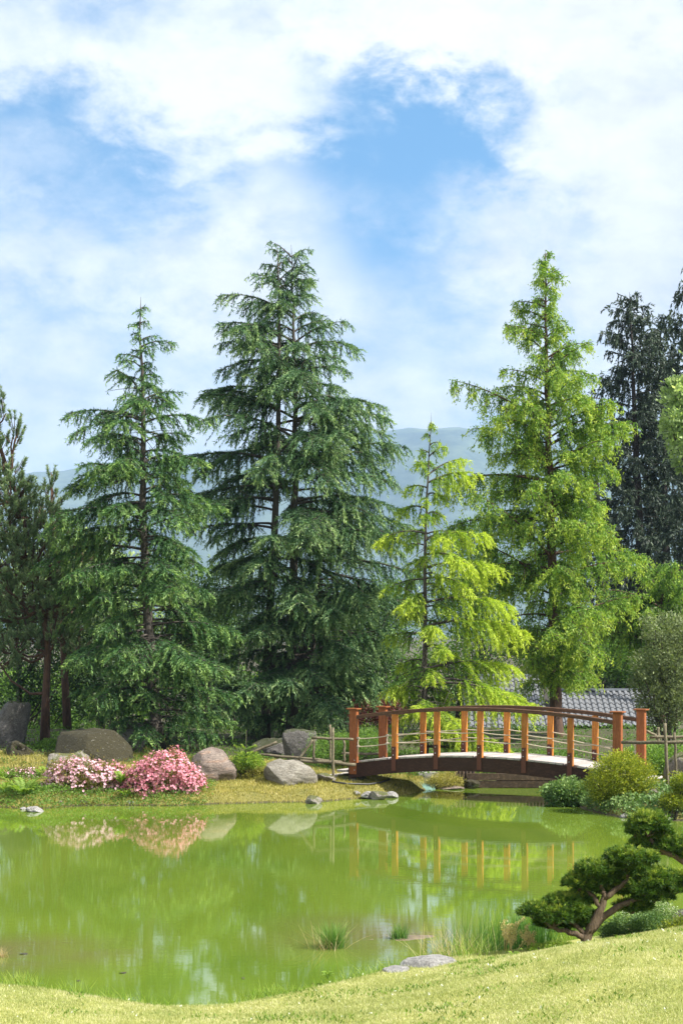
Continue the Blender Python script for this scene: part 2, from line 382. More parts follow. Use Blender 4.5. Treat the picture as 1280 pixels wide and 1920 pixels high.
def build_ground():
    xs = np.concatenate([-np.geomspace(3800, 26, 18), np.arange(-25, -9, .8), np.arange(-9, 9.01, .16), np.arange(9.8, 26, .8), np.geomspace(27, 3800, 18)])
    ys = np.concatenate([np.arange(-20, 12, 2.), np.arange(12, 24, .16), np.arange(24, 35, .5), np.arange(35, 47, .16), np.arange(47, 62, .5), np.geomspace(63, 7600, 28)])
    Xg, Yg = np.meshgrid(xs, ys); Zg = ground_z(Xg, Yg)
    nx, ny = len(xs), len(ys)
    V = np.stack([Xg, Yg, Zg], -1).reshape(-1, 3)
    i = (np.arange(ny - 1)[:, None] * nx + np.arange(nx - 1)[None]).ravel()
    Fc = np.concatenate([np.stack([i, i + 1, i + nx + 1], -1), np.stack([i, i + nx + 1, i + nx], -1)])
    g = G(); g.add(V, Fc, 0, .5, True)
    # one material: lawn, mossy bank, needle litter under the trees
    t = NT('ground'); v = t.coord()
    sp = t.node('ShaderNodeSeparateXYZ'); t.link(v, sp.inputs[0])
    n1 = t.noise(v, 1.2, 8, .65, .3); n2 = t.noise(v, 9, 8, .7); n3 = t.noise(v, 45, 4, .6)
    lawn = t.mix(n3, t.ramp(n1, [(.35, rgb(112, 130, 52)), (.65, rgb(170, 166, 92))]), t.ramp(n2, [(.3, rgb(98, 122, 34)), (.7, rgb(190, 184, 104))]))
    moss = t.mix(n2, t.ramp(n1, [(.35, (.09, .10, .015)), (.65, (.26, .23, .05))]), t.ramp(n3, [(.3, (.06, .065, .015)), (.7, (.3, .26, .08))]))
    litter = t.ramp(n2, [(.3, (.035, .028, .016)), (.55, (.06, .065, .02)), (.75, (.11, .085, .05))])
    yw = t.math('ADD', sp.outputs[1], t.math('MULTIPLY', n1, 3))
    def step(a, b):
        mr = t.node('ShaderNodeMapRange'); mr.inputs['From Min'].default_value = a; mr.inputs['From Max'].default_value = b
        t.link(yw, mr.inputs[0]); return mr.outputs[0]
    mud = t.math('LESS_THAN', sp.outputs[2], .03)
    col = t.mix(step(26, 32), lawn, t.mix(step(42.5, 45), moss, t.mix(step(60, 75), litter, t.ramp(n2, [(.3, (.05, .09, .015)), (.7, (.14, .2, .05))]))))
    t.color(t.mix(mud, col, (.07, .06, .03, 1))); t.rough(.95); t.bump(t.math('ADD', n2, n3), .8, .04)
    tag(g.build('ground', t.m), 'mown lawn and mossy banks around the pond', None, None, 'structure')
build_ground()

def build_water():
    t = NT('algae green water'); v = t.coord()
    sp = t.node('ShaderNodeSeparateXYZ'); t.link(v, sp.inputs[0])
    big = t.noise(t.coord((.35, .12, 1)), 1.0, 4, .55, .4)
    col = t.ramp(big, [(.35, (.08, .138, .014)), (.65, (.13, .188, .022))])
    # silt stirred up in the shallows
    sil = t.noise(t.coord((.5, .9, 1)), 1.1, 6, .6, .6)
    def hump(c, w, axis):
        a = t.math('ABSOLUTE', t.math('SUBTRACT', sp.outputs[axis], c)); return t.math('SUBTRACT', 1.0, t.math('DIVIDE', a, w), True)
    sh = t.math('MULTIPLY', hump(.55, 1.9, 0), hump(21.9, 2.2, 1)); sh2 = t.math('MULTIPLY', hump(-4.0, 2.0, 0), hump(20.6, 1.6, 1))
    shal = t.math('MULTIPLY', t.math('ADD', sh, sh2), t.ramp(sil, [(.25, (.2, .2, .2)), (.65, (1.3, 1.3, 1.3))]), True)
    t.color(t.mix(shal, col, (.13, .115, .05, 1)))
    t.rough(.0); t.b.inputs['IOR'].default_value = 1.33
    w1 = t.noise(t.coord((.9, 2.6, 1)), 2.2, 3, .5, .2); w2 = t.noise(t.coord((1.2, 5, 1)), 7, 2, .5)
    amp = t.ramp(t.noise(t.coord((.25, .1, 1)), 1.3, 3, .5), [(.35, (.35, .35, .35)), (.7, (1, 1, 1))])
    t.bump(t.math('MULTIPLY', t.math('ADD', w1, t.math('MULTIPLY', w2, .22)), amp), .016, .05)
    g = G(); g.add([(-30, 12, 0), (22, 12, 0), (22, 47, 0), (-30, 47, 0)], [(0, 1, 2), (0, 2, 3)])
    tag(g.build('pond_water', t.m), 'still algae green pond water mirroring trees and bridge', None, None, 'structure')
build_water()

# ------------------------------------------------------------------ mountains and haze
def build_hills():
    rid = [(-900, 985), (-300, 925), (0, 905), (110, 893), (220, 880), (300, 872), (420, 858), (560, 845), (680, 826), (735, 817), (770, 812), (815, 814), (860, 811), (940, 822), (1060, 842), (1180, 868), (1300, 900), (1700, 960), (2400, 1010)]
    D0, D1 = 3000., 6000.
    rx = np.array([p[0] for p in rid]); ry = np.array([p[1] for p in rid])
    us = np.linspace(-900, 2300, 170); vs = np.linspace(0, 1.25, 44)
    V = []
    for v in vs:
        for u in us:
            d = D0 + (D1 - D0) * v
            zr = CAMH + (HZ - np.interp(u, rx, ry)) / F * D1
            x = (u - 640) / F * d
            prof = sst(0, 1, v) if v <= 1 else 1 - .6 * (v - 1) / .25
            nz = mnoise.fractal(Vector((x * .0015, d * .001, .3)), .9, 2.1, 5)
            rg = mnoise.fractal(Vector((x * .0074, d * .003, 5)), .8, 2.1, 4)
            z = -3 + (zr + 3) * prof + (nz * 110 + rg * 26) * math.sin(min(v, 1) * math.pi) * .9 + rg * 5 * (v > .9)
            V.append((x, d, z))
    nx, ny = len(us), len(vs)
    i = (np.arange(ny - 1)[:, None] * nx + np.arange(nx - 1)[None]).ravel()
    Fc = np.concatenate([np.stack([i, i + 1, i + nx + 1], -1), np.stack([i, i + nx + 1, i + nx], -1)])
    g = G(); g.add(V, Fc, 0, .5, True)
    t = NT('wooded mountainside'); n = t.noise(t.coord((1, .5, 2)), .0055, 9, .7, .3); n2 = t.noise(t.coord(), .04, 6, .7)
    t.color(t.mix(n2, t.ramp(n, [(.42, (.01, .03, .02)), (.58, (.12, .16, .08))]), t.ramp(n2, [(.35, (.015, .03, .015)), (.7, (.07, .09, .05))])))
    t.rough(.95)
    tag(g.build('mountain_ridge', t.m), 'hazy blue wooded mountain ridge behind the trees', None, None, 'structure')
    x0, x1, y0, y1, z0, z1 = -3900, 3900, -30, 7800, -5, 760
    h = G(); h.box(((x0 + x1) / 2, (y0 + y1) / 2, (z0 + z1) / 2), (x1 - x0, y1 - y0, z1 - z0))
    hm = bpy.data.materials.new('thin valley haze'); hm.use_nodes = True; nt = hm.node_tree; nt.nodes.clear()
    o = nt.nodes.new('ShaderNodeOutputMaterial'); pv = nt.nodes.new('ShaderNodeVolumePrincipled')
    pv.inputs['Color'].default_value = (.45, .68, 1, 1); pv.inputs['Density'].default_value = .00014; pv.inputs['Anisotropy'].default_value = 0
    nt.links.new(pv.outputs[0], o.inputs['Volume'])
    tag(h.build('haze', hm), 'thin blue haze filling the valley air', None, None, 'stuff')
build_hills()
# ------------------------------------------------------------------ trees
def path_px(pts, d):
    return np.array([tuple(at(px, py, d)) for px, py in pts])
def interp_path(P, z):
    """x, y of a rising path at height z"""
    return np.array([np.interp(z, P[:, 2], P[:, 0]), np.interp(z, P[:, 2], P[:, 1]), z])

def bough(rng, p0, az, L, st, hf, age=0.0):
    """one conifer limb: a drooping axis, side sprays on both sides, needle tufts on every spray"""
    g = G(); n = 9; s = np.linspace(0, 1, n)
    h = np.array([math.cos(az), math.sin(az), 0]); sd_ = np.array([-h[1], h[0], 0])
    el = st['el'](hf) + rng.normal(0, st.get('elvar', .08)); dr = st['droop'](hf) * rng.uniform(.8, 1.25); wob = rng.normal(0, .06)
    zz = L * (math.tan(el) * s - dr * s ** st.get('dpow', 2.2))
    ax = p0 + h * (L * s)[:, None] + sd_ * (L * wob * s ** 2)[:, None] + np.array([0, 0, 1]) * zz[:, None]
    r0 = st['wood'] * (.35 + L * .16)
    g.tube(ax, np.linspace(r0, r0 * .12, n), 4, 1, .5, False)
    A = lambda q: np.stack([np.interp(q, s, ax[:, k]) for k in range(3)], -1)
    s0 = st['bare'](hf)
    # side sprays
    nb = max(6, int(L * st['perm'] * 2))
    q = np.sort(rng.uniform(s0, 1, nb)) ** .9
    side = np.where(np.arange(nb) % 2 == 0, 1., -1.)
    shape = st.get('shape', lambda q: (1 - q) ** .65 + .16)(q)
    ln = L * st['bw'] * shape * rng.uniform(.55, 1.15, nb) + st['min']
    ln = np.minimum(ln, st.get('maxspray', 9))
    fw = st.get('fwd', .55) + rng.normal(0, .15, nb)
    D = sd_ * (side * np.cos(fw))[:, None] + h * np.sin(fw)[:, None] + np.array([0, 0, 1.]) * rng.normal(st.get('lift', .1), .12, nb)[:, None]
    hang = st['hang'] * rng.uniform(.6, 1.4, nb)
    if st.get('pend', 0):                          # sprays that hang straight down from the axis like a curtain
        pd = rng.uniform(size=nb) < st['pend']
        D[pd] = D[pd] * .25 + np.array([0, 0, -.8]) + rng.normal(0, .12, (pd.sum(), 3)); hang[pd] *= .2
    B = A(q)
    cnt = np.maximum(2, (ln / st['sp']).astype(int)); I = np.repeat(np.arange(nb), cnt)
    t = (np.arange(cnt.sum()) - np.repeat(np.cumsum(cnt) - cnt, cnt) + rng.uniform(0, 1, cnt.sum())) / np.repeat(cnt, cnt)
    P = B[I] + D[I] * (ln[I] * t)[:, None]; P[:, 2] -= hang[I] * ln[I] * t ** 1.7
    tan = D[I].copy(); tan[:, 2] -= hang[I] * 1.7 * t ** .7
    tan /= np.linalg.norm(tan, axis=1)[:, None]
    # spray twigs: thin three sided stalks for the larger ones
    if st.get('twigs', True):
        for i in np.nonzero(ln > st.get('twigmin', .3))[0][::st.get('twigstep', 2)]:
            tt = np.linspace(0, .9, 4); pp = B[i] + D[i] * (ln[i] * tt)[:, None]; pp[:, 2] -= hang[i] * ln[i] * tt ** 1.7
            g.tube(pp, np.linspace(.011, .005, 4) * st.get('twigr', 1), 3, 1, .5, False)
    spray = rng.normal(0, .13, nb)
    for k in range(st['per']):
        J = rng.normal(0, st['jit'], P.shape); Dk = tan * st['align'] + rng.normal(0, 1, P.shape) * st['spread'] + np.array([0, 0, st.get('tz', -.1)])
        tint = np.clip(st['t0'] + st['ts'] * q[I] + st['tt'] * t + spray[I] + rng.normal(0, .1, len(P)) + age, 0, 1)  # fresh growth plus painted light: tips coloured as lit, insides as shaded
        g.tufts(P + J, Dk, st['tl'] * rng.uniform(.6, 1.25, len(P)), st['tw'] * rng.uniform(.7, 1.3, len(P)), rng, 0, tint, st.get('quad', False))
    # tufts along the axis itself
    m = max(4, int(L * (1 - s0) / st['sp'] * st.get('axden', 1))); qa = rng.uniform(s0, 1, m)
    Pa = A(qa) + rng.normal(0, st['jit'], (m, 3)); Da = h * .6 + rng.normal(0, .5, (m, 3)) + np.array([0, 0, st.get('axup', .25)])
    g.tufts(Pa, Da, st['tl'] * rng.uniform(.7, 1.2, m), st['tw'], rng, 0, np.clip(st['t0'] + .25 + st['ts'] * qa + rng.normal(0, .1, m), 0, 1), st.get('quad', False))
    # dead inner twigs
    for i in range(int(st.get('dead', 0) * L * (1 - hf))):
        qq = rng.uniform(.05, s0 + .2); p = A(np.array([qq]))[0]; d_ = sd_ * rng.choice([-1, 1]) + h * rng.normal(.3, .5) + np.array([0, 0, rng.normal(-.25, .4)])
        l = rng.uniform(.25, .8); tt = np.linspace(0, 1, 4)[:, None]
        g.tube(p + d_ * l * tt + np.array([0, 0, -.2]) * l * tt ** 2, np.linspace(.012, .004, 4), 3, 1, .6, False)
    return g

def conifer(name, label, trunk, d, r0, prof, nb, st, mats, seed, zlo, group=None, extra=(), trunks=(), skip=None, cat='tree'):
    """trunk: pixels from base to top; prof: (row, reach to the left, reach to the right) in pixels"""
    rng = np.random.default_rng(seed); T = path_px(trunk, d); mp = d / F
    gzb = gz(T[0, 0], T[0, 1]); T[0, 2] = min(T[0, 2], gzb - .1)
    root = thing(name, label, cat, (T[0, 0], T[0, 1], gzb), 0, group); off = np.array(root.location)
    H = T[-1, 2] - T[0, 2]
    g = G(); zs = np.linspace(T[0, 2], T[-1, 2], 26); P = np.array([interp_path(T, z) for z in zs]) - off
    P[:, :2] += rng.normal(0, .012, (26, 2)) * r0 * 8
    f = (zs - zs[0]) / H; rad = r0 * ((1 - f) ** .85 + .02); rad[0] *= 1.5; rad[1] *= 1.15
    g.tube(P, rad, 9, 0)
    g.build('trunk', mats[1], root)
    axes = [T]
    for tp, rr in trunks:
        T2 = path_px(tp, d); T2[:, 1] += np.linspace(.1, -.35, len(T2)); gg = G()
        zs2 = np.linspace(T2[0, 2], T2[-1, 2], 18); P2 = np.array([interp_path(T2, z) for z in zs2]) - off
        gg.tube(P2, rr * ((1 - np.linspace(0, 1, 18)) ** .8 + .03), 8, 0); gg.build('trunk', mats[1], root); axes.append(T2)
    py = np.array([p[0] for p in prof], float); zl = CAMH - (py - HZ) * mp; o = np.argsort(zl)
    zl = zl[o]; Lf = np.array([p[1] for p in prof], float)[o] * mp; Rt = np.array([p[2] for p in prof], float)[o] * mp
    zl0, zl1 = zlo, T[-1, 2] - .15
    ga = rng.uniform(0, 6)
    items = []
    for i in range(nb):
        u = (i + .5) / nb; u = 1 - (1 - u) ** st.get('zpow', 1.0)
        z = zl0 + (zl1 - zl0) * u + rng.normal(0, .05)
        z = min(z, zl1)
        ga += 2.39996 + rng.normal(0, .5)
        items.append((z, ga, None))
    for (epy, eaz, eL) in extra: items.append((CAMH - (epy - HZ) * mp, R(eaz), eL * mp))
    k = 0
    for z, a, L in items:
        hf = (z - T[0, 2]) / H
        Tt = axes[k % len(axes)] if L is None else axes[0]; k += 1
        if z > Tt[-1, 2] - .1: Tt = T
        if z < Tt[0, 2]: Tt = T
        p0 = interp_path(Tt, z)
        ex = L is not None
        if L is None:
            zt = z + .12 * (zl1 - z) * .3
            l, r = np.interp(zt, zl, Lf), np.interp(zt, zl, Rt); c = math.cos(a)
            base = r if c > 0 else l
            L = base * abs(c) ** 1.3 + (l + r) / 2 * .92 * (1 - abs(c) ** 1.3)
            L *= rng.uniform(*st.get('lv', (.72, 1.1)))
        L = max(L, .18)
        if skip and skip(p0, a, L): continue
        b = bough(rng, p0 - off, a, L, st, hf, st.get('xage', 0) if ex else 0)
        b.build('branch', mats, root)
    return root

ST_CEDAR = dict(el=lambda h: .05 + .75 * h ** 2.2, elvar=.1, droop=lambda h: .16 + .3 * h, bare=lambda h: .30 * (1 - h) + .06, wood=.05, perm=9.5, bw=.37, min=.12, sp=.032,
                hang=.75, per=3, jit=.014, align=.75, spread=.42, tl=.10, tw=.024, t0=.1, ts=.22, tt=.4, dead=5, pend=.25, maxspray=.85, fwd=.6)
ST_GOLD = dict(ST_CEDAR, el=lambda h: .12 + .8 * h ** 3, droop=lambda h: .26 + .25 * h, pend=.45, hang=.95, bw=.4, t0=.08, ts=.55, tt=.32, lv=(.5, 1.0), xage=.22, dead=8, maxspray=.95, perm=13, twigr=.6)
ST_META = dict(el=lambda h: .22 + .4 * h, elvar=.16, droop=lambda h: .22 + .12 * h, bare=lambda h: .16, wood=.055, perm=6.5, bw=.36, min=.18, sp=.05, hang=.85, per=5, jit=.045,
               align=.45, spread=.55, tl=.10, tw=.036, t0=.18, ts=.28, tt=.42, pend=.6, maxspray=.95, tz=-.5, quad=False, lv=(.35, 1.18), dead=2)
ST_SPRUCE = dict(el=lambda h: -.02 + .55 * h ** 3, elvar=.06, droop=lambda h: .12 - .02 * h, bare=lambda h: .22 * (1 - h) + .05, wood=.035, perm=8, bw=.26, min=.28, sp=.06, hang=.35, per=2, jit=.02,
                 align=.8, spread=.3, tl=.16, tw=.06, t0=.15, ts=.15, tt=.25, pend=.72, maxspray=1.2, lv=(.7, 1.1), dead=5, twigstep=3, shape=lambda q: .9 - .35 * q)

M_C = [m_cedar, m_bark]; M_C2 = [m_cedar2, m_bark]; M_G = [m_gold, m_bark]; M_M = [m_meta, m_barkred]; M_S = [m_spruce, m_barkdark]

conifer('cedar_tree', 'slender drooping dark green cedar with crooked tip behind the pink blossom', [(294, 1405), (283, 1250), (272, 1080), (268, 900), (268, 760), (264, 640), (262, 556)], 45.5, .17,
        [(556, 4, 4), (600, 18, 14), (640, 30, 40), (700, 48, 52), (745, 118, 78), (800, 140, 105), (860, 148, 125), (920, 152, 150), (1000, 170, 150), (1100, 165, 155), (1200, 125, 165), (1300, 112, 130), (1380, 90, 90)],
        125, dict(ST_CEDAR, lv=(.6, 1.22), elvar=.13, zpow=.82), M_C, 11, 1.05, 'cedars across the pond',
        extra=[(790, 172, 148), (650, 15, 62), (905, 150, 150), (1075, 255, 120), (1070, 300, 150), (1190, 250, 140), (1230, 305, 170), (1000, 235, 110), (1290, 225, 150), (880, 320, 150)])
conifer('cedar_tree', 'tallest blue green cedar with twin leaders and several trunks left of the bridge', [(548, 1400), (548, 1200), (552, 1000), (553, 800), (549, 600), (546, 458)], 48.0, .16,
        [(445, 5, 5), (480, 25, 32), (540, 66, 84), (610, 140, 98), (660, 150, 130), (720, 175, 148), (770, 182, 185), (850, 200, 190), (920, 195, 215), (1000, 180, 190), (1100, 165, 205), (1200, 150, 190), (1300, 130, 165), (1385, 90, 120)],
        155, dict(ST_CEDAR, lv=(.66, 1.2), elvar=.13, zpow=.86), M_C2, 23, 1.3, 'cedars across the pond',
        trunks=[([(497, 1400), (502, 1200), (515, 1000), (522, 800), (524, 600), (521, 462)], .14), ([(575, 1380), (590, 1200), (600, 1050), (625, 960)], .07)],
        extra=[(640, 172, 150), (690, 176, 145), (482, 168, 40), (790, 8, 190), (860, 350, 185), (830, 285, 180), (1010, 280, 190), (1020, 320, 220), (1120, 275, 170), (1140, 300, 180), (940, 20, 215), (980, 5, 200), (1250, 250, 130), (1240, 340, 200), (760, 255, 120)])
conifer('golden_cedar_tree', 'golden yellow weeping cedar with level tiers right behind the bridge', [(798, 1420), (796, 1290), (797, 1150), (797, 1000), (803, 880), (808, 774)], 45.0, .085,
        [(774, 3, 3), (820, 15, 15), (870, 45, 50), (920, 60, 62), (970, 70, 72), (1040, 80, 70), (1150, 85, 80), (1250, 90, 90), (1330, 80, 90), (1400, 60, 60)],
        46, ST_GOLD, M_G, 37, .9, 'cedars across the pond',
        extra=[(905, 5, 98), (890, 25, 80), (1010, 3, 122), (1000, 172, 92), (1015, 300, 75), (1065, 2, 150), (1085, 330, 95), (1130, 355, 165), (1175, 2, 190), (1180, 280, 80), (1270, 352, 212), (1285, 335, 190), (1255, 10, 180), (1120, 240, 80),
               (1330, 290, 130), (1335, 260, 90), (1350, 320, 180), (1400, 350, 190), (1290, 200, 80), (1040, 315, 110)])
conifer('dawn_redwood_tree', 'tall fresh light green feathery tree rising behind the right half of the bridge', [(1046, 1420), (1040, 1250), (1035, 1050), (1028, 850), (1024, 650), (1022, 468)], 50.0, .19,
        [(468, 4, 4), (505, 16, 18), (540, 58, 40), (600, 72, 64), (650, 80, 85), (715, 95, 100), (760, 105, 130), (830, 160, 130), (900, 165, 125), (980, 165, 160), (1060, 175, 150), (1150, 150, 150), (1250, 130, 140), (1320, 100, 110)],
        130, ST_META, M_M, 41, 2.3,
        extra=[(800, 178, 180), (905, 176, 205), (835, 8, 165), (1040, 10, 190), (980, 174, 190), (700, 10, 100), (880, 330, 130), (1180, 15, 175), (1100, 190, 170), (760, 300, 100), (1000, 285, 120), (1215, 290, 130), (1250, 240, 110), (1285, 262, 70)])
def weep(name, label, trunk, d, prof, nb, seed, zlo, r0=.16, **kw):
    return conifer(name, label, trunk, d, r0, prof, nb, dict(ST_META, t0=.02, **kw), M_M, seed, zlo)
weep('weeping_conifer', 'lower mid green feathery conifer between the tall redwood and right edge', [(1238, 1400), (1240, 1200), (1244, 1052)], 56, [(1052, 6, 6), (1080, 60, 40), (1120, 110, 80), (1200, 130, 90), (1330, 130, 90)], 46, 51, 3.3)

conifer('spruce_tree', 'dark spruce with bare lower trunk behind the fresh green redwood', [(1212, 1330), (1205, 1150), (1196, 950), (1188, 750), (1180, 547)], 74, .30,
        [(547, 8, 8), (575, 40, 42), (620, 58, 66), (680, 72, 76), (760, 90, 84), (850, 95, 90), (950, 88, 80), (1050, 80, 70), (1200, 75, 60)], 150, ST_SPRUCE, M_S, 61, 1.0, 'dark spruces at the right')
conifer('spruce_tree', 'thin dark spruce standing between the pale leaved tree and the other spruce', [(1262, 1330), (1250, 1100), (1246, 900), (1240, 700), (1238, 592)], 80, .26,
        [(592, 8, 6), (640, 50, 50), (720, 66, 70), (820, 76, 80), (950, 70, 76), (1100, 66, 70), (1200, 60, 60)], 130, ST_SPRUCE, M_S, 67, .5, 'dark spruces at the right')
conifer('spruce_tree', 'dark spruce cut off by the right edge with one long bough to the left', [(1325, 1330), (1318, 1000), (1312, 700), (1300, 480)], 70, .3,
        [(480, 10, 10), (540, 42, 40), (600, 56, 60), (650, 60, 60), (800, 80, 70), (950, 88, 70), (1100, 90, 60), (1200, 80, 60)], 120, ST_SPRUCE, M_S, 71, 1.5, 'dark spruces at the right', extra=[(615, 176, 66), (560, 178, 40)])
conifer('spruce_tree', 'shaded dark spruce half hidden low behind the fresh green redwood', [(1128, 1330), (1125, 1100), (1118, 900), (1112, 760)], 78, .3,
        [(760, 8, 8), (850, 40, 46), (1000, 66, 66), (1150, 80, 80), (1250, 70, 70)], 90, ST_SPRUCE, M_S, 73, .0, 'dark spruces at the right')

# --- pines at the left edge: needle brushes at the ends of upswept twigs
def pine(label, trunk, d, r0, pads, seed, group):
    rng = np.random.default_rng(seed); T = path_px(trunk, d); gzb = gz(T[0, 0], T[0, 1]); T[0, 2] = min(T[0, 2], gzb - .1)
    root = thing('pine_tree', label, 'tree', (T[0, 0], T[0, 1], gzb), 0, group); off = np.array(root.location); mp = d / F
    g = G(); g.tube(T - off, np.linspace(r0, r0 * .12, len(T)) * np.r_[1.3, np.ones(len(T) - 1)], 8, 0); g.build('trunk', m_barkred, root)
    for (px, py, rx, ry, rd, n) in pads:
        c = np.array(at(px, py, d)) + np.array([0, rng.normal(0, rd * .4), 0]) - off
        j = np.argmin(np.abs(T[:, 2] - (c[2] + off[2] - .5))); p0 = T[j] - off
        g = G(); s = np.linspace(0, 1, 7)[:, None]
        ax = p0 + (c - p0) * s + np.array([0, 0, -.35]) * np.sin(s * np.pi) + rng.normal(0, .05, (7, 3)) * s; g.tube(ax, np.linspace(r0 * .4, .02, 7), 5, 1, .5, False)
        E = np.array([rx * mp, rd, ry * mp])
        for k in range(n):
            u = rng.normal(size=3); u /= np.linalg.norm(u); u *= rng.uniform(.35, 1) ** .5
            tip = c + u * E; st0 = c + (u * E) * .35 + np.array([0, 0, -.15])
            tt = np.linspace(0, 1, 4)[:, None]; pp = st0 + (tip - st0) * tt + np.array([0, 0, .12]) * tt ** 2
            g.tube(pp, np.linspace(.014, .007, 4), 3, 1, .5, False)
            upd = np.array([u[0] * .5, u[1] * .5, 1.0]); upd /= np.linalg.norm(upd); L = rng.uniform(.16, .34); m = 70
            q = rng.uniform(0, 1, m); P = tip + upd * (q * L)[:, None] - upd * .05
            g.tube(np.array([tip, tip + upd * L]), [.008, .005], 3, 1, .5, False)
            ra = rng.normal(size=(m, 3)); ra -= upd * (ra @ upd)[:, None]; ra /= np.linalg.norm(ra, axis=1)[:, None]
            g.tufts(P, ra * .9 + upd * .75, rng.uniform(.07, .13, m), .021, rng, 0, np.clip(.36 + .4 * q + rng.normal(0, .14, m), 0, 1))
        g.build('branch', [m_pine, m_barkred], root)
    return root
pine('blue green pine with bare red brown trunk at the left edge', [(84, 1400), (86, 1300), (90, 1220), (80, 1140), (60, 1040), (40, 960), (15, 880), (-15, 790), (-25, 720)], 47, .115,
     [(6, 770, 10, 34, .2, 7), (28, 800, 16, 26, .25, 8), (-10, 840, 34, 46, .5, 30), (20, 930, 54, 50, .7, 60), (60, 965, 46, 44, .7, 50), (0, 985, 60, 50, .8, 60), (75, 1075, 70, 40, .9, 60), (20, 1060, 60, 44, .9, 60), (140, 1035, 44, 30, .6, 30), (40, 1150, 80, 34, .9, 60), (130, 1125, 60, 30, .7, 40), (30, 1210, 60, 26, .8, 30), (10, 1000, 70, 45, .8, 60), (70, 1040, 60, 40, .8, 40), (130, 1080, 55, 30, .7, 34), (30, 930, 50, 50, .7, 30), (-20, 900, 60, 60, .8, 26), (30, 1110, 70, 34, .9, 40), (110, 1150, 60, 26, .9, 30),
      (-10, 1060, 60, 40, .9, 34), (20, 880, 34, 40, .4, 14), (28, 820, 22, 22, .3, 7), (-8, 800, 16, 50, .3, 8), (160, 1110, 40, 30, .6, 20), (10, 1190, 70, 26, .9, 40), (-5, 1235, 60, 24, .8, 26), (60, 1130, 80, 34, .9, 40), (90, 1195, 60, 24, .9, 34), (-10, 1130, 50, 40, .9, 40), (50, 1010, 60, 40, .8, 40), (60, 1090, 60, 30, .7, 30), (95, 990, 36, 36, .5, 20)], 81, 'pines at the left edge')
pine('smaller dark pine showing its upright tips between the left pine and cedar', [(128, 1400), (118, 1200), (105, 1050), (97, 950), (96, 885)], 52, .11,
     [(97, 905, 16, 26, .2, 10), (96, 940, 34, 50, .4, 26), (140, 1110, 60, 34, .6, 40), (160, 1040, 40, 34, .5, 26), (130, 1170, 60, 26, .6, 36), (150, 1210, 60, 26, .6, 30), (75, 1130, 50, 34, .6, 30), (88, 985, 50, 34, .5, 26), (118, 1000, 40, 34, .5, 24), (100, 1050, 60, 40, .6, 30)], 83, 'pines at the left edge')

# --- broadleaf trees and shrubs
def leafmass(g, rng, blobs, n, ln, wd, mat=0, t0=.35, tv=.2, shell=.55, up=.3, clump=None, quad=True):
    """leaves spread through ellipsoids (centre, radii) in small clumps"""
    vol = np.array([b[3] * b[4] * b[5] for b in blobs]) ** .8; cnt = (n * vol / vol.sum()).astype(int)
    for b, m in zip(blobs, cnt):
        c = np.array(b[:3]); E = np.array(b[3:6]); k = max(1, int(m / (clump or 22)))
        u = rng.normal(size=(k, 3)); u /= np.linalg.norm(u, axis=1)[:, None]; u *= (shell + (1 - shell) * rng.uniform(0, 1, k) ** .6)[:, None]
        u *= rng.uniform(.82, 1.12, k)[:, None]
        ct = rng.normal(0, tv, k)
        I = rng.integers(0, k, m); sc = E.min() * .22
        P = c + u[I] * E + rng.normal(0, sc, (m, 3)); out = u[I] + rng.normal(0, .6, (m, 3)) + np.array([0, 0, up])
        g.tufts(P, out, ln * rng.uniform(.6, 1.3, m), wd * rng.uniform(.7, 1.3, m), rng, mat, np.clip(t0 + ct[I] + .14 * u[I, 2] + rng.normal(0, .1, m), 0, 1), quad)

def broadleaf(name, label, base, d, blobs, n, mat, seed, ln=.12, wd=.07, r0=.12, group=None, cat='tree', bark=None, t0=.35, up=.2, clump=None):
    """blobs in pixels: (px, py, rx, ry, depth radius in m, depth offset)"""
    rng = np.random.default_rng(seed); b0 = np.array(at(base[0], base[1], d)); b0[2] = gz(b0[0], b0[1]); mp = d / F
    root = thing(name, label, cat, tuple(b0), 0, group)
    B = []
    for (px, py, rx, ry, rd, dy) in blobs:
        c = np.array(at(px, py, d)) + np.array([0, dy, 0]) - b0; B.append(tuple(c) + (rx * mp, rd, ry * mp))
    g = G(); top = max(B, key=lambda q: q[2])
    zt = top[2]; s = np.linspace(0, 1, 8)[:, None]; tp = np.array([0, 0, -.15]) + (np.array(top[:3]) - np.array([0, 0, -.15])) * s + rng.normal(0, .04, (8, 3)) * s
    g.tube(tp, np.linspace(r0, r0 * .2, 8), 7, 0); g.build('trunk', bark or m_bark, root)
    for q in B:
        j = min(7, max(1, int(7 * max(.1, q[2] - q[5] * 1.0) / max(zt, .1)))); p0 = tp[j - 1]; e = np.array(q[:3])
        for k in range(3):
            gg = G(); e2 = e + rng.normal(0, .45, 3) * np.array(q[3:6]); pp = p0 + (e2 - p0) * s + np.array([0, 0, -.12]) * np.sin(s * np.pi) * np.linalg.norm(e2 - p0) + rng.normal(0, .03, (8, 3)) * s
            gg.tube(pp, np.linspace(r0 * .35, .012, 8), 4, 0, .5, False); gg.build('branch', bark or m_bark, root)
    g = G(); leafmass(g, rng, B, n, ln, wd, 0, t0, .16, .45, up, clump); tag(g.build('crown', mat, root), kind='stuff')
    return root

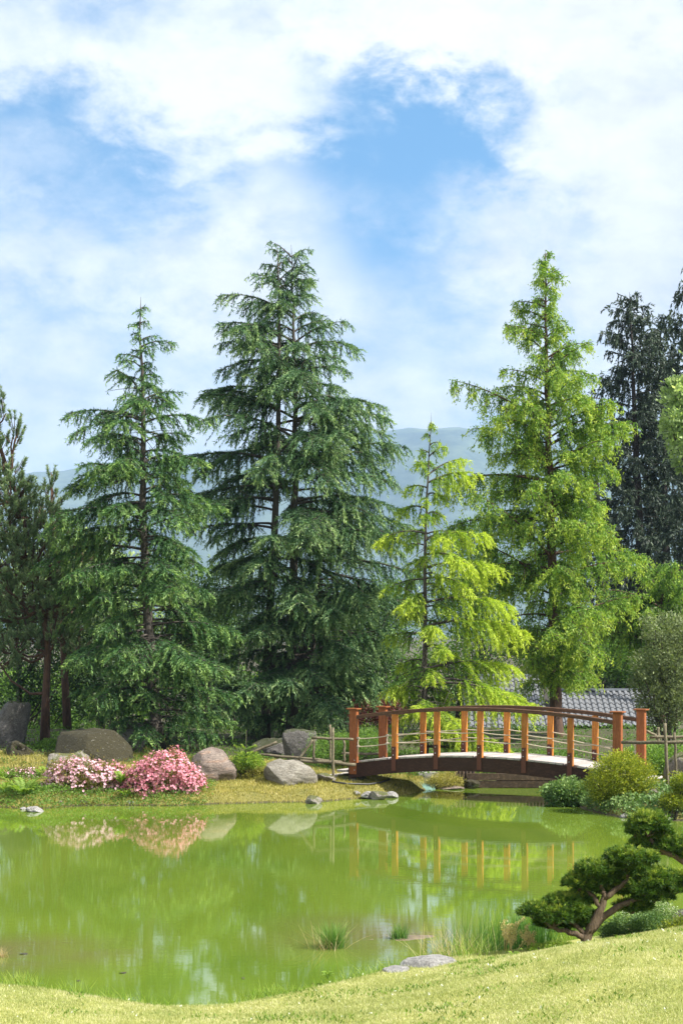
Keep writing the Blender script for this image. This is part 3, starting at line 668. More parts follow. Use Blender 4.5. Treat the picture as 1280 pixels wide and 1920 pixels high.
broadleaf('broadleaf_tree', 'pale green broadleaf tree reaching in at the upper right edge', (1420, 1330), 60, [(1266, 740, 22, 28, .7, 0), (1262, 795, 24, 26, .8, 0), (1285, 760, 36, 50, 1, 0), (1290, 830, 40, 40, 1, 0), (1284, 864, 22, 14, .5, 0), (1340, 690, 40, 60, 1, 0)], 5000, m_pale, 91, .2, .11, .2, t0=.5)
broadleaf('olive_tree', 'grey green fine leaved small tree at the right edge above the fence', (1262, 1430), 43, [(1240, 1180, 38, 30, .7, 0), (1262, 1240, 52, 44, .9, 0), (1222, 1250, 36, 36, .7, 0), (1240, 1310, 48, 36, .8, 0), (1228, 1318, 34, 26, .6, 0), (1290, 1300, 50, 50, .9, 0), (1240, 1352, 36, 22, .6, 0), (1290, 1190, 40, 40, .8, 0), (1206, 1275, 26, 20, .5, 0)], 17000, m_olive, 93, .085, .034, .07, t0=.38, up=.5, clump=34)
bgs = [('bright sunlit broadleaf tree far behind the left pine', (130, 1400), 80, [(128, 1010, 40, 34, 1.4, 0), (200, 1030, 34, 26, 1.2, 0), (150, 1080, 90, 56, 1.6, 0), (60, 1120, 70, 60, 1.6, 0), (240, 1110, 60, 60, 1.6, 0), (330, 1160, 70, 60, 1.6, 0), (180, 1180, 90, 60, 2, 0)], 13000, m_pale, .22, .11, .55),
       ('mid green bushy tree low behind the bare pine trunks', (60, 1420), 60, [(40, 1290, 70, 44, 1.2, 0), (130, 1290, 60, 50, 1.2, 0), (60, 1350, 80, 40, 1, 0), (160, 1350, 60, 40, 1, 0)], 13000, m_broad, .12, .06, .4),
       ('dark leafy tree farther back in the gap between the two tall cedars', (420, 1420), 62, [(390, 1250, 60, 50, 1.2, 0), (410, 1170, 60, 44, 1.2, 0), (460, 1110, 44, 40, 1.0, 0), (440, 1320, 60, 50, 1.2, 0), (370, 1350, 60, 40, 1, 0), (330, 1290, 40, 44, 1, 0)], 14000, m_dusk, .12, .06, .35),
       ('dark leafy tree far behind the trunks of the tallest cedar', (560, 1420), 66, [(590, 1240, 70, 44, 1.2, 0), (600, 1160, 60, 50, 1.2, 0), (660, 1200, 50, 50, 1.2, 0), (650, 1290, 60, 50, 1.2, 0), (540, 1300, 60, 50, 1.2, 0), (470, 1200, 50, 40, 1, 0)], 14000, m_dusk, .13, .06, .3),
       ('mid green bushy tree behind the golden cedar trunk', (720, 1420), 64, [(720, 1200, 70, 50, 1.3, 0), (725, 1130, 50, 40, 1.2, 0), (750, 1290, 70, 50, 1.2, 0), (680, 1340, 70, 40, 1, 0), (830, 1270, 60, 60, 1.2, 0)], 15000, m_broad, .12, .06, .25),
       ('dark green tree crown behind the gap right of the golden cedar', (900, 1400), 72, [(885, 1020, 50, 40, 1.3, 0), (915, 1090, 60, 60, 1.5, 0), (870, 1130, 60, 50, 1.4, 0), (920, 1200, 80, 50, 1.6, 0)], 15000, m_broad, .13, .065, .2),
       ('deep green bushy tree behind the redwood and grey roof', (1130, 1400), 69, [(1100, 1230, 70, 44, 1.3, 0), (1160, 1240, 60, 40, 1.3, 0), (1010, 1220, 60, 44, 1.2, 0), (1210, 1260, 60, 50, 1.3, 0)], 14000, m_broad, .12, .06, .2)]
for i, (lab, base, d, bl, n, m, ln, wd, t0) in enumerate(bgs):
    broadleaf('broadleaf_tree', lab, base, d, bl, n, m, 100 + i, ln, wd, .12, 'leafy trees far behind', t0=t0)

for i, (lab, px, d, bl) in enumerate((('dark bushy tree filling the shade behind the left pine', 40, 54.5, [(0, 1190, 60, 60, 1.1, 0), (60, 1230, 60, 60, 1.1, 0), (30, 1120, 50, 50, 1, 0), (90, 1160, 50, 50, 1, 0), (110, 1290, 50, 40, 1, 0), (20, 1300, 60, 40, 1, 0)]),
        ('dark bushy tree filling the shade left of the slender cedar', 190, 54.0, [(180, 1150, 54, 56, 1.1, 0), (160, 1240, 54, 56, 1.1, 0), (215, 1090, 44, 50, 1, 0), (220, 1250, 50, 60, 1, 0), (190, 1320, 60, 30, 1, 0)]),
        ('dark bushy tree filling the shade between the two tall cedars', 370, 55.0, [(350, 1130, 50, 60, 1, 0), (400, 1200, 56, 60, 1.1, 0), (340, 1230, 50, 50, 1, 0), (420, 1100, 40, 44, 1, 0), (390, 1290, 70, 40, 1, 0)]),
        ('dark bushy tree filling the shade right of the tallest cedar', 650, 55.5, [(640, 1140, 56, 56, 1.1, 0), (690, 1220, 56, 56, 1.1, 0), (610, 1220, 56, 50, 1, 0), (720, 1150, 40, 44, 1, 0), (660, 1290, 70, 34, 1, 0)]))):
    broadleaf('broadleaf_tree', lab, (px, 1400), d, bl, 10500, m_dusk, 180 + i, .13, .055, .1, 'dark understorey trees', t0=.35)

# low wood and hedge on the slope beyond, one mass
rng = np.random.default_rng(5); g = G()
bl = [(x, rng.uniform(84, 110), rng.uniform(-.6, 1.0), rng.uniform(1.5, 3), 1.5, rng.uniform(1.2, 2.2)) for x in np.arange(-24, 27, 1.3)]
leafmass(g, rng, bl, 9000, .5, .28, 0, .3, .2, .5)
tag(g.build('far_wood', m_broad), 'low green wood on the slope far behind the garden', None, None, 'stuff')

# ------------------------------------------------------------------ tiled house beyond the bridge
def build_house():
    rt = thing('tiled_house', 'low house with shiny grey tiled roof beyond the bridge', 'house', (7.4, 62, -2))
    o = np.array(rt.location)
    def tile_mesh():
        g = G(); w, l = .205, .36
        prof = [(-.5, .0), (-.22, .0), (-.08, .045), (.12, .06), (.32, .045), (.5, .0)]
        V = []; 
        for y, dz in ((0, .03), (l, 0)):
            V += [(px * w, y, z + dz) for px, z in prof]
        V += [(px * w, 0, z + .005) for px, z in prof]
        n = len(prof); Fc = []
        for i in range(n - 1):
            Fc += [(i, i + 1, n + i + 1), (i, n + i + 1, n + i), (2 * n + i, 2 * n + i + 1, i + 1), (2 * n + i, i + 1, i)]
        g.add(V, Fc); return g.mesh('roof_tile', m_tile)
    tm = tile_mesh()
    rm_g = G(); an = np.linspace(0, math.pi, 7)
    V = [(x, .11 * math.cos(a), .09 * math.sin(a)) for x in (-.2, .2) for a in an]
    rm_g.add(V, [t for i in range(6) for t in ((i, i + 1, 8 + i), (i, 8 + i, 7 + i))] + [(0, i, i + 1) for i in range(1, 6)], 0, .5); rmesh = rm_g.mesh('ridge_tile', m_ridge)
    rr = random.Random(4)
    def section(x0, x1, yr, zr, ye, ze, rows):
        run, rise = yr - ye, zr - ze; sl = math.hypot(run, rise); ang = math.atan2(rise, run)
        g = G(); c = ((x0 + x1) / 2, (yr + ye) / 2, (zr + ze) / 2 - .05)
        ca, sa = math.cos(ang), math.sin(ang)
        g.box(np.array(c) - o, (x1 - x0, sl, .06), 0, [[1, 0, 0], [0, ca, -sa], [0, sa, ca]])
        g.box(np.array(((x0 + x1) / 2, ye + .02, ze - .10)) - o, (x1 - x0, .05, .14), 0)
        # far slope of the same roof
        g.box(np.array(((x0 + x1) / 2, yr + run / 2, (zr + ze) / 2 - .05)) - o, (x1 - x0, sl, .06), 0, [[1, 0, 0], [0, ca, sa], [0, -sa, ca]])
        roof = g.build('roof', m_fascia, rt)
        nc = int((x1 - x0) / .205)
        for r in range(rows):
            f = r / rows
            for k in range(nc):
                link('roof_tile', tm, roof, (x0 + .1 + k * .205 - o[0], ye - .05 + run * f - o[1], ze + rise * f - .005 - o[2] + rr.uniform(0, .006)), (ang + rr.uniform(-.012, .012), 0, rr.uniform(-.015, .015)))
        for k in range(int((x1 - x0) / .4)):
            link('ridge_tile', rmesh, roof, (x0 + .2 + k * .4 - o[0], yr - o[1], zr + .02 - o[2]), (0, rr.uniform(-.01, .01), 0))
    section(7.55, 10.85, 62.0, 1.72, 60.0, .58, 8)
    section(4.3, 7.35, 64.0, 2.18, 60.6, .42, 11)
    g = G()
    g.box(np.array((9.2, 62.2, -.9)) - o, (2.9, 3.2, 2.7)); g.box(np.array((5.8, 64.0, -.9)) - o, (2.7, 5.6, 2.4)); g.build('wall', m_wall, rt)
    for x, y in ((8.4, 60.59), (9.9, 60.59), (5.4, 61.19)):
        g = G(); g.box(np.array((x, y, -.6)) - o, (.8, .05, .9)); wv = g.build('window', m_fascia, rt)
build_house()

# ------------------------------------------------------------------ the bridge
def build_bridge():
    TH = R(30.8); S = 1.1; W = 1.39; L = 6 * S
    b = thing('arched_footbridge', 'arched wooden footbridge with orange posts and rope rails over the pond', 'bridge', (.292, 41.56, 0), -TH)
    dk = lambda x: .98 - .027 * (x / S - 3) ** 2
    rl = lambda x: 2.075 - .027 * (x / S - 3.1) ** 2
    # beams
    def beam(y):
        g = G(); n = 31; xs = np.linspace(-.12, L + .12, n); V = []
        for x in xs:
            zt = dk(x) - .045; zb = zt - .335 + .03 * (1 - ((x - L / 2) / (L / 2)) ** 2) * .8
            for yy, z in ((y - .05, zt), (y + .05, zt), (y + .05, zb), (y - .05, zb)): V.append((x, yy, z))
        Fc = []
        for i in range(n - 1):
            for k in range(4):
                a, c = i * 4 + k, i * 4 + (k + 1) % 4; Fc += [(a, c, c + 4), (a, c + 4, a + 4)]
        Fc += [(0, 2, 1), (0, 3, 2), (4 * n - 4, 4 * n - 3, 4 * n - 2), (4 * n - 4, 4 * n - 2, 4 * n - 1)]
        g.add(V, Fc); return g.build('beam', m_beam, b)
    beam(0); beam(W)
    g = G(); g.box((L / 2, W / 2, dk(L / 2) - .2), (.1, W - .1, .16)); g.box((S, W / 2, dk(S) - .2), (.1, W - .1, .16)); g.box((L - S, W / 2, dk(L - S) - .2), (.1, W - .1, .16)); g.build('cross_member', m_beam, b)
    # deck boards, cut back where a post stands
    rr = random.Random(2); n = 40; pw = (L + .2) / n
    me_full = bevel_box('deck_plank', (pw - .012, W + .13, .04), m_plank, .004); me_cut = bevel_box('deck_plank', (pw - .012, W - .13, .04), m_plank, .004)
    posts = [S * k for k in range(1, 6)]
    for i in range(n):
        x = -.1 + pw * (i + .5); near = min(abs(x - p) for p in posts + [0, L])
        half = .105 if min(abs(x), abs(x - L)) == near else .066
        me = me_cut if near < half + pw / 2 - .006 else me_full
        sl = math.atan2(dk(x + .1) - dk(x - .1), .2)
        link('deck_plank', me, b, (x, W / 2 + rr.uniform(-.006, .006), dk(x) - .022 + rr.uniform(-.002, .002)), (0, -sl, rr.uniform(-.004, .004)))
    # posts
    for row, y in ((0, 0.0), (1, W)):
        for x in posts:
            z0, z1 = dk(x) - .042, rl(x) - .088
            me = bevel_box('post', (.115, .115, z1 - z0), m_post, .006)
            p = link('post', me, b, (x, y, (z0 + z1) / 2))
            gb = G(); yf = y - .064
            gb.box((0, yf - y, -.03 + (dk(x) - (z0 + z1) / 2)), (.112, .010, .56)); br = gb.build('bracket', m_bracket, p)
            for dz in (.055, .195):
                gg = G(); a = np.arange(6) / 6 * 2 * np.pi; c = np.array([-.005, yf - y - .005, dz + dk(x) - (z0 + z1) / 2])
                gg.tube(np.array([c, c + np.array([0, -.014, 0])]), .011, 6, 0); gg.build('bolt', m_bolt, p)
    for x in (0, L):
        for y in (0.0, W):
            z0, z1 = dk(x) - .30, 1.955 if x == 0 else 2.03
            yo = y
            p = link('end_post', bevel_box('end_post', (.195, .112, z1 - z0), m_endpost, .006), b, (x, yo, (z0 + z1) / 2))
            link('post_cap', bevel_box('post_cap', (.30, .215, .032), m_endpost, .005), p, (0, 0, (z1 - z0) / 2 + .017))
            gg = G()
            for dz in (-.1, .13): 
                c = np.array([.05, -.057, dz - (z1 - z0) / 2 + .2]); gg.tube(np.array([c, c + np.array([0, -.014, 0])]), .012, 6, 0)
            gg.build('bolt', m_bolt, p)
    # handrails: one bent plank on edge each side
    for y in (0.0, W):
        g = G(); n = 33; xs = np.linspace(.0985, L - .0985, n); V = []
        for x in xs:
            z = rl(x); hw = .05
            for yy, zz in ((y - hw + .008, z), (y + hw - .008, z), (y + hw, z - .01), (y + hw, z - .085), (y - hw, z - .085), (y - hw, z - .01)): V.append((x, yy, zz))
        Fc = []
        for i in range(n - 1):
            for k in range(6):
                a, c = i * 6 + k, i * 6 + (k + 1) % 6; Fc += [(a, c, c + 6), (a, c + 6, a + 6)]
        g.add(V, Fc); g.build('handrail', m_rail, b)
    # ropes threaded through the posts, knotted at the end posts
    for y in (0.0, W):
        for h in (.345, .535):
            P = []
            for i in range(6):
                for t in np.linspace(0, 1, 7)[:-1]:
                    x = S * (i + t); x0, x1 = S * i, S * (i + 1)
                    z = dk(x0) * (1 - t) + dk(x1) * t + h - .028 * 4 * t * (1 - t) * (.7 + .5 * ((i * 7 + int(h * 100)) % 3) / 2); P.append((x, y, z))
            P.append((L, y, dk(L) + h)); g = G(); g.tube(P, .0125, 6); g.build('rope', m_rope, b)
        for x, s in ((.125, 1), (L - .125, -1)):
            g = G(); z = dk(x)
            P = [(x, y - .03, z + .56), (x + .01 * s, y - .02, z + .5), (x - .005, y - .03, z + .42), (x + .012 * s, y - .02, z + .36), (x, y - .03, z + .3), (x + .01 * s, y - .035, z + .1)]
            g.tube(P, [.014, .018, .012, .02, .014, .008], 6)
            for zz in (.535, .345): g.tube([(x - .02, y - .02, z + zz), (x + .03, y - .02, z + zz - .01)], .03, 7)
            g.build('rope_knot', m_rope, b)
    # step boards at both ends, on stub bearers
    for x, z in ((-.32, .50), (-.62, .37)):
        link('step_board', bevel_box('step_board', (.3, W, .05), m_plank, .006), b, (x, W / 2, z))
    for x, z in ((L + .33, .56), (L + .66, .46), (L + 1.0, .36)):
        link('step_board', bevel_box('step_board', (.3, W + .1, .05), m_plank, .006), b, (x, W / 2, z))
    for x0, x1, z in ((-.8, -.15, .26), (L + .15, L + 1.2, .28)):
        g = G()
        for y in (.05, W - .05): g.box(((x0 + x1) / 2, y, z), (x1 - x0, .09, .16))
        g.build('step_bearer', m_beam, b)
    return b
build_bridge()

# ------------------------------------------------------------------ pole fences at both ends
def pole_fence(label, items, d0):
    base = np.array(at(*items[0][1][0][:2], items[0][1][0][2])); base[2] = gz(base[0], base[1])
    r = thing('pole_fence', label, 'fence', tuple(base)); rng = np.random.default_rng(9)
    for nm, pts, dia in items:
        P = np.array([tuple(at(*p)) for p in pts]); n = 8; s = np.linspace(0, 1, n); Q = np.stack([np.interp(s * (len(P) - 1), np.arange(len(P)), P[:, k]) for k in range(3)], -1) - base
        Q += rng.normal(0, .006, Q.shape); g = G(); g.tube(Q, dia / 2 * rng.uniform(.92, 1.08, n), 8); g.build(nm, m_pole, r)
    return r
pole_fence('weathered round pole fence left of the bridge', [
    ('fence_post', [(624.5, 1464, 41.0), (624, 1366, 41.0)], .062), ('fence_post', [(619, 1430, 41.6), (619, 1359, 41.6)], .05), ('fence_post', [(588, 1432, 41.4), (588, 1386, 41.4)], .055), ('fence_post', [(645, 1430, 42.6), (645, 1389, 42.6)], .055),
    ('fence_rail', [(583, 1384, 41.2), (662, 1387, 41.2)], .062), ('fence_rail', [(552, 1427, 41.2), (610, 1429, 41.2), (668, 1434, 41.2)], .075), ('fence_rail', [(486, 1415, 42), (560, 1421, 42.2), (640, 1429, 42.6)], .06),
    ('fence_rail', [(640, 1413, 42.9), (716, 1414, 42.9)], .06), ('fence_brace', [(559, 1426, 41.0), (586, 1387, 41.0)], .06), ('fence_brace', [(470, 1412, 43.5), (520, 1391, 43.5)], .07)], 41)
pole_fence('weathered round pole fence at the right end of the bridge', [
    ('fence_post', [(1252, 1484, 37.0), (1246, 1358, 37.0)], .07), ('fence_post', [(1268, 1474, 38.2), (1264, 1374, 38.2)], .06), ('fence_post', [(1234, 1396, 40.0), (1233, 1364, 40.0)], .06),
    ('fence_rail', [(1166, 1392, 37.9), (1205, 1393, 37.6), (1240, 1392, 37.1), (1330, 1391, 37.2)], .07), ('fence_rail', [(1217, 1383, 39.8), (1330, 1381, 39.8)], .065), ('fence_brace', [(1212, 1371, 39.6), (1234, 1382, 40.1)], .06)], 37)

# ------------------------------------------------------------------ rocks
BASES = []
def boulder(label, px, base, top, wpx, d, dep, mat, seed, box=0, tilt=0, lump=.2, rz=0, name='boulder', cat='rock', group='rocks round the pond', sink=.22, z=None, lean=0):
    rng = random.Random(seed); bm = bmesh.new(); bmesh.ops.create_icosphere(bm, subdivisions=5 if wpx > 55 else 4, radius=1)
    sx = wpx * d / F / 2; hz = (base - top) * d / F; o = Vector((seed * 3.7, seed * 1.3, seed * .7))
    for v in bm.verts:
        c = v.co.copy()
        if box:
            m = max(abs(c.x), abs(c.y), abs(c.z)); c = c.lerp(c / m * .92, box)
        k = 1 + lump * mnoise.noise(c * 1.1 + o) * 1.6 + lump * .5 * mnoise.noise(c * 2.7 + o) + lump * .22 * mnoise.noise(c * 7 + o) + lump * .1 * mnoise.noise(c * 19 + o)
        # flat break faces
        c = c * k
        for q in range(5):
            nv = Vector((math.sin(seed + q * 2.1), math.cos(seed * 1.7 + q * 1.3), math.sin(seed * .6 + q * 1.9) * .8)).normalized(); lim = .74 + .12 * math.sin(seed * 3 + q)
            dd = c.dot(nv)
            if dd > lim: c -= nv * (dd - lim) * .9
        c.x += lean * c.z
        v.co = c
    xs = [v.co.x for v in bm.verts]; zs = [v.co.z for v in bm.verts]; ys = [v.co.y for v in bm.verts]
    for v in bm.verts:
        v.co = Vector(((v.co.x - (max(xs) + min(xs)) / 2) / ((max(xs) - min(xs)) / 2) * sx, v.co.y / max(ys) * dep,
                       (v.co.z - min(zs)) / (max(zs) - min(zs)) * hz * (1 + sink) - hz * sink))
    for f in bm.faces: f.smooth = True
    me = bpy.data.meshes.new(name); bm.to_mesh(me); bm.free(); me.materials.append(mat)
    p = at(px, base, d); p.z = (CAMH - (base - HZ) * d / F) if z is None else z
    ob = link(name, me, None, p, (0, tilt, 0)); BASES.append((p.x, p.y, sx, dep))
    return tag(ob, label, cat, group)
boulder('rounded grey boulder rising behind the pale pink blossom', 135, 1486, 1407, 104, 41.0, .8, m_rock, 1, .1)
boulder('flat topped mossy shade-brown boulder behind the rounded grey one', 176, 1442, 1366, 150, 43.6, .8, m_rockmoss_shade, 2, .75, 0, .10)
boulder('dark shaded boulder under the drooping cedar boughs', 238, 1420, 1352, 84, 45.2, .7, m_rockdark, 3, .4)
boulder('tall grey standing stone at the left edge', 14, 1415, 1312, 74, 46.0, .5, m_rockdark, 4, .7, .03, .12, lean=.12)
boulder('angular mossy boulder below the tall standing stone', 34, 1440, 1387, 62, 44.2, .6, m_rockmoss_shade, 5, .5, 0, .2, lean=.2)
boulder('small pale angular stone at the left edge', 8, 1452, 1427, 32, 43.0, .3, m_rock, 6, .5)
boulder('small grey stone beside the pale angular stone', 33, 1450, 1432, 26, 42.8, .25, m_rock, 7, .3)
boulder('low pale shore rock behind the large fern', 16, 1512, 1471, 66, 39.4, .45, m_rock, 8, .2)
boulder('brown banded boulder right of the deep pink blossom', 396, 1478, 1402, 108, 41.2, .75, m_rockred, 9, .05, -.12, .14)
boulder('sloping grey banded boulder on the yellow mossy bank', 541, 1484, 1424, 104, 40.6, .65, m_rockband, 10, .05, .12, .14)
boulder('pale flat rock behind the sloping banded boulder', 512, 1458, 1421, 70, 41.8, .5, m_rockband, 12, .2, .1)
boulder('small grey rock at the waterline of the mossy bank', 588, 1509, 1493, 33, 39.0, .25, m_rock, 13, .1, z=-.02)
boulder('flat white stone in the water below the fern', 66, 1525, 1513, 34, 37.2, .25, m_rockpale, 14, .1, z=-.03)
boulder('tiny pale stone touching the flat white stone', 44, 1522, 1516, 12, 37.6, .12, m_rockpale, 15, z=-.02)
boulder('low brown stone at the shore below the pale blossom', 112, 1520, 1507, 26, 38.3, .2, m_rockred, 16, z=-.02)
boulder('blue grey stone at the shore under the pale rhododendron', 165, 1513, 1502, 34, 38.6, .2, m_rockdark, 31, .2, z=-.02)
boulder('small blue grey stone at the shore left of the other one', 138, 1514, 1505, 16, 38.5, .15, m_rockdark, 32, .2, z=-.02)
boulder('white speckled stone at the shore between the two pink bushes', 246, 1513, 1502, 30, 38.7, .2, m_rockpale, 33, .2, z=-.02)
boulder('mossy rock at the waterline left of the timber edging', 884, 1484, 1464, 34, 42.9, .4, m_rockmoss_shade, 34, .3, z=-.02)
boulder('grey rock under the bridge left of the heath plant', 800, 1474, 1454, 40, 44.2, .4, m_rock, 35, .3)
boulder('flat brown rock at the inlet shore under the middle of the bridge', 846, 1484, 1477, 50, 42.6, .3, m_rockred, 36, .2, z=-.02)
boulder('upright grey slab behind the left pole fence', 562, 1444, 1366, 66, 44.4, .35, m_rockdark, 17, .8, 0, .08)
boulder('dark leaning slab at the foot of the tallest cedar', 512, 1426, 1384, 74, 45.4, .5, m_rockdark, 18, .5, -.2)
boulder('round grey boulder at the right edge behind the fence', 1280, 1482, 1410, 66, 40.2, .7, m_rock, 19, 0, 0, .08)
boulder('grey rock among ivy below the right fence post', 1226, 1506, 1478, 40, 36.6, .3, m_rock, 20, .2)
boulder('flat grey ledge in the ivy at the right edge', 1266, 1522, 1500, 58, 35.8, .3, m_rockdark, 21, .4)
boulder('flat white stone lying in the water by the ivy bank', 1174, 1531, 1521, 28, 36.0, .22, m_rockpale, 22, .1, z=-.03)
boulder('rusty orange stone sitting on the flat white one', 1174, 1525, 1518, 14, 36.1, .12, m_bracket, 23, z=.07)
boulder('white speckled stone at the waterline near the right edge', 1247, 1536, 1522, 20, 35.2, .18, m_rockpale, 24, z=-.02)
boulder('bluish grey rock beside the low shrubs at the right edge', 1272, 1738, 1704, 44, 21.0, .15, m_rockdark, 25, .3)
boulder('broad pale rough slab at the edge of the lawn', 806, 1822, 1795, 122, 19.25, .35, m_rockpale, 26, .25, -.03, .12, sink=.6)
boulder('small flat stone at the left end of the pale slab', 742, 1828, 1813, 52, 19.0, .2, m_rockpale, 27, .2, sink=.6)
for i, (x, bs, tp, w, d, m, lab) in enumerate([
    (668, 1494, 1483, 16, 40.2, m_rockpale, 'small pale stone leftmost in the heap under the bridge'), (688, 1496, 1484, 24, 40.0, m_rockpale, 'pale grey stone second from left in the heap under the bridge'),
    (711, 1498, 1483, 36, 39.9, m_rock, 'largest grey stone in the heap under the bridge'), (735, 1496, 1484, 24, 40.3, m_rockpale, 'pale stone beside the pond liner under the bridge'),
    (655, 1490, 1479, 13, 40.4, m_rock, 'small grey stone on the mossy bank end by the fence'), (610, 1466, 1449, 40, 41.0, m_rock, 'grey block stone left of the fence post foot'),
    (665, 1474, 1452, 60, 41.9, m_rockdark, 'dark foundation stone under the left end of the bridge'), (770, 1478, 1455, 30, 43.9, m_rock, 'leaning grey stone in the shade under the bridge'),
    (880, 1482, 1462, 34, 43.9, m_rock, 'mossy stone beside the log edging under the bridge'), (700, 1486, 1478, 16, 41.2, m_rock, 'small stone behind the heap under the bridge')]):
    boulder(lab, x, bs, tp, w, d, w * d / F * .5, m, 40 + i, .2)

# pond liner, concrete block, hose, timber edging under the bridge
def build_under():
    g = G(); nx, ny = 26, 14; V = []
    for j in range(ny):
        for i in range(nx):
            u, v = i / (nx - 1), j / (ny - 1); x = 1.0 + u * 1.25; y = 41.3 + v * 1.1 + .5 * u
            z = -.07 + .2 * v ** 1.2 + .06 * mnoise.noise(Vector((u * 5, v * 3, 2))) + .035 * mnoise.noise(Vector((u * 14, v * 5, 7))); V.append((x, y, z))
    i = (np.arange(ny - 1)[:, None] * nx + np.arange(nx - 1)[None]).ravel()
    g.add(V, np.concatenate([np.stack([i, i + 1, i + nx + 1], -1), np.stack([i, i + nx + 1, i + nx], -1)]), 0, .5, True)
    tag(g.build('pond_liner', m_liner), 'crumpled pale green pond liner sheet under the bridge', 'liner')
    p = at(801, 1476, 43.6); b = link('concrete_block', bevel_box('concrete_block', (.5, .3, .34), m_concrete, .02), None, (p.x, 43.6, .17)); tag(b, 'square concrete block behind the pond liner', 'block')
    g = G(); P = [tuple(at(x, y, d)) for x, y, d in ((622, 1466, 40.6), (650, 1470, 40.6), (690, 1471, 40.8), (712, 1468, 41), (730, 1462, 41.4))]; g.tube(P, .022, 7)
    tag(g.build('black_hose', m_hose), 'black hose running along the bank to the bridge', 'hose')
    t = thing('timber_edging', 'old timber edging with short round logs along the inlet', 'edging', (4.15, 42.72, 0)); o = np.array(t.location)
    for z in (.09, .27):
        g = G(); g.box((.06, .12, z), (2.3, .09, .16)); g.build('edging_board', m_log, t)
    rr = random.Random(3)
    for k in range(22):
        x = -.35 + k * .083; g = G(); h = .46 + rr.uniform(-.02, .02); g.tube([(x, .26, -.1), (x, .26, h - .01), (x, .26, h)], [.042, .042, .036], 8); g.build('log', m_log, t)
    for k in range(6):
        x = -1.35 + k * .085; g = G(); h = .5 + rr.uniform(-.02, .02); g.tube([(x, .5, 0), (x, .5, h)], .042, 8); g.build('log', m_log, t)
build_under()

# ------------------------------------------------------------------ flowering bushes, ferns and shrubs on the far bank
def blossom_bush(label, base, d, blobs, nb, nl, seed, petal, dens_top=.0, leaf_t=.4):
    rng = np.random.default_rng(seed); b0 = np.array(at(base[0], base[1], d)); b0[2] = gz(b0[0], b0[1]); mp = d / F
    root = thing('rhododendron_bush', label, 'shrub', tuple(b0), 0, 'rhododendrons on the far bank')
    B = []
    for (px, py, rx, ry, rd) in blobs:
        c = np.array(at(px, py, d)) - b0; B.append(tuple(c) + (rx * mp, rd, ry * mp))
    g = G()
    for q in B:
        for k in range(5):
            e = np.array(q[:3]) + rng.normal(0, .45, 3) * np.array(q[3:6]); s = np.linspace(0, 1, 5)[:, None]; st = np.array([q[0] * .6, q[1], -.05])
            g.tube(st + (e - st) * s + rng.normal(0, .02, (5, 3)) * s, np.linspace(.025, .008, 5), 4)
    g.build('stem', m_bark, root)
    g = G(); leafmass(g, rng, B, nl, .06, .026, 0, leaf_t, .16, .6, .5, 12); tag(g.build('foliage', m_rhleaf, root), kind='stuff')
    g = G(); vol = np.array([q[3] * q[5] for q in B]); cnt = (nb * vol / vol.sum()).astype(int)
    for q, m in zip(B, cnt):
        u = rng.normal(size=(m * 2, 3)); u /= np.linalg.norm(u, axis=1)[:, None]; u = u[(u[:, 2] > -.55 + rng.normal(0, .2, m * 2))][:m]
        # flowers come in flushes with leafy gaps between
        keep = np.array([mnoise.noise(Vector((v[0] * 3.1 + q[0], v[1] * 3.1, v[2] * 3.1 + seed))) for v in u]) > rng.normal(-.22 + dens_top, .16, len(u)); u = u[keep]
        P = np.array(q[:3]) + u * np.array(q[3:6]) * (rng.uniform(.9, 1.12, len(u)) + .3 * np.array([mnoise.noise(Vector((v[0] * 2.2 + seed, v[1] * 2.2, v[2] * 2.2 + q[0]))) for v in u]))[:, None]
        tt = rng.normal(0, .12, len(u))
        nf = 3                                               # three florets to a truss, five petals each
        for f in range(nf):
            C = P + rng.normal(0, .028, P.shape); N_ = u + rng.normal(0, .35, P.shape) + np.array([0, -.2, .2]); N_ /= np.linalg.norm(N_, axis=1)[:, None]
            a = np.cross(N_, rng.normal(size=P.shape)); a /= np.linalg.norm(a, axis=1)[:, None]; c = np.cross(N_, a)
            for k in range(5):
                an = k * 2 * math.pi / 5; D = a * math.cos(an) + c * math.sin(an) + N_ * .45
                g.tufts(C, D, .036, .03, rng, 0, np.clip(.55 + tt + rng.normal(0, .15, len(u)), 0, 1), True, N_)
    tag(g.build('blossom', petal, root), kind='stuff')
    return root
blossom_bush('pale pink and white flowering rhododendron with leafy gaps', (150, 1505), 39.3, [(150, 1464, 60, 40, .55), (108, 1486, 30, 24, .4), (196, 1466, 34, 30, .45), (128, 1452, 36, 22, .4)], 1100, 9000, 7, m_palepink, .12, .5)
blossom_bush('dense deep pink flowering rhododendron, largest and rightmost', (310, 1505), 39.2, [(315, 1452, 50, 40, .55), (277, 1470, 40, 36, .5), (350, 1472, 32, 30, .4), (300, 1480, 60, 26, .5)], 1900, 8000, 8, m_pink, -.12, .35)
blossom_bush('small salmon pink rhododendron squeezed between the pale and deep pink ones', (222, 1500), 39.6, [(218, 1462, 26, 28, .4), (236, 1478, 22, 24, .35)], 280, 3500, 9, m_pink, .1, .6)
blossom_bush('low pale pink rhododendron behind the large fern at the left', (45, 1490), 40.4, [(48, 1464, 38, 20, .4), (18, 1466, 22, 16, .3)], 360, 3000, 10, m_palepink, .05, .35)

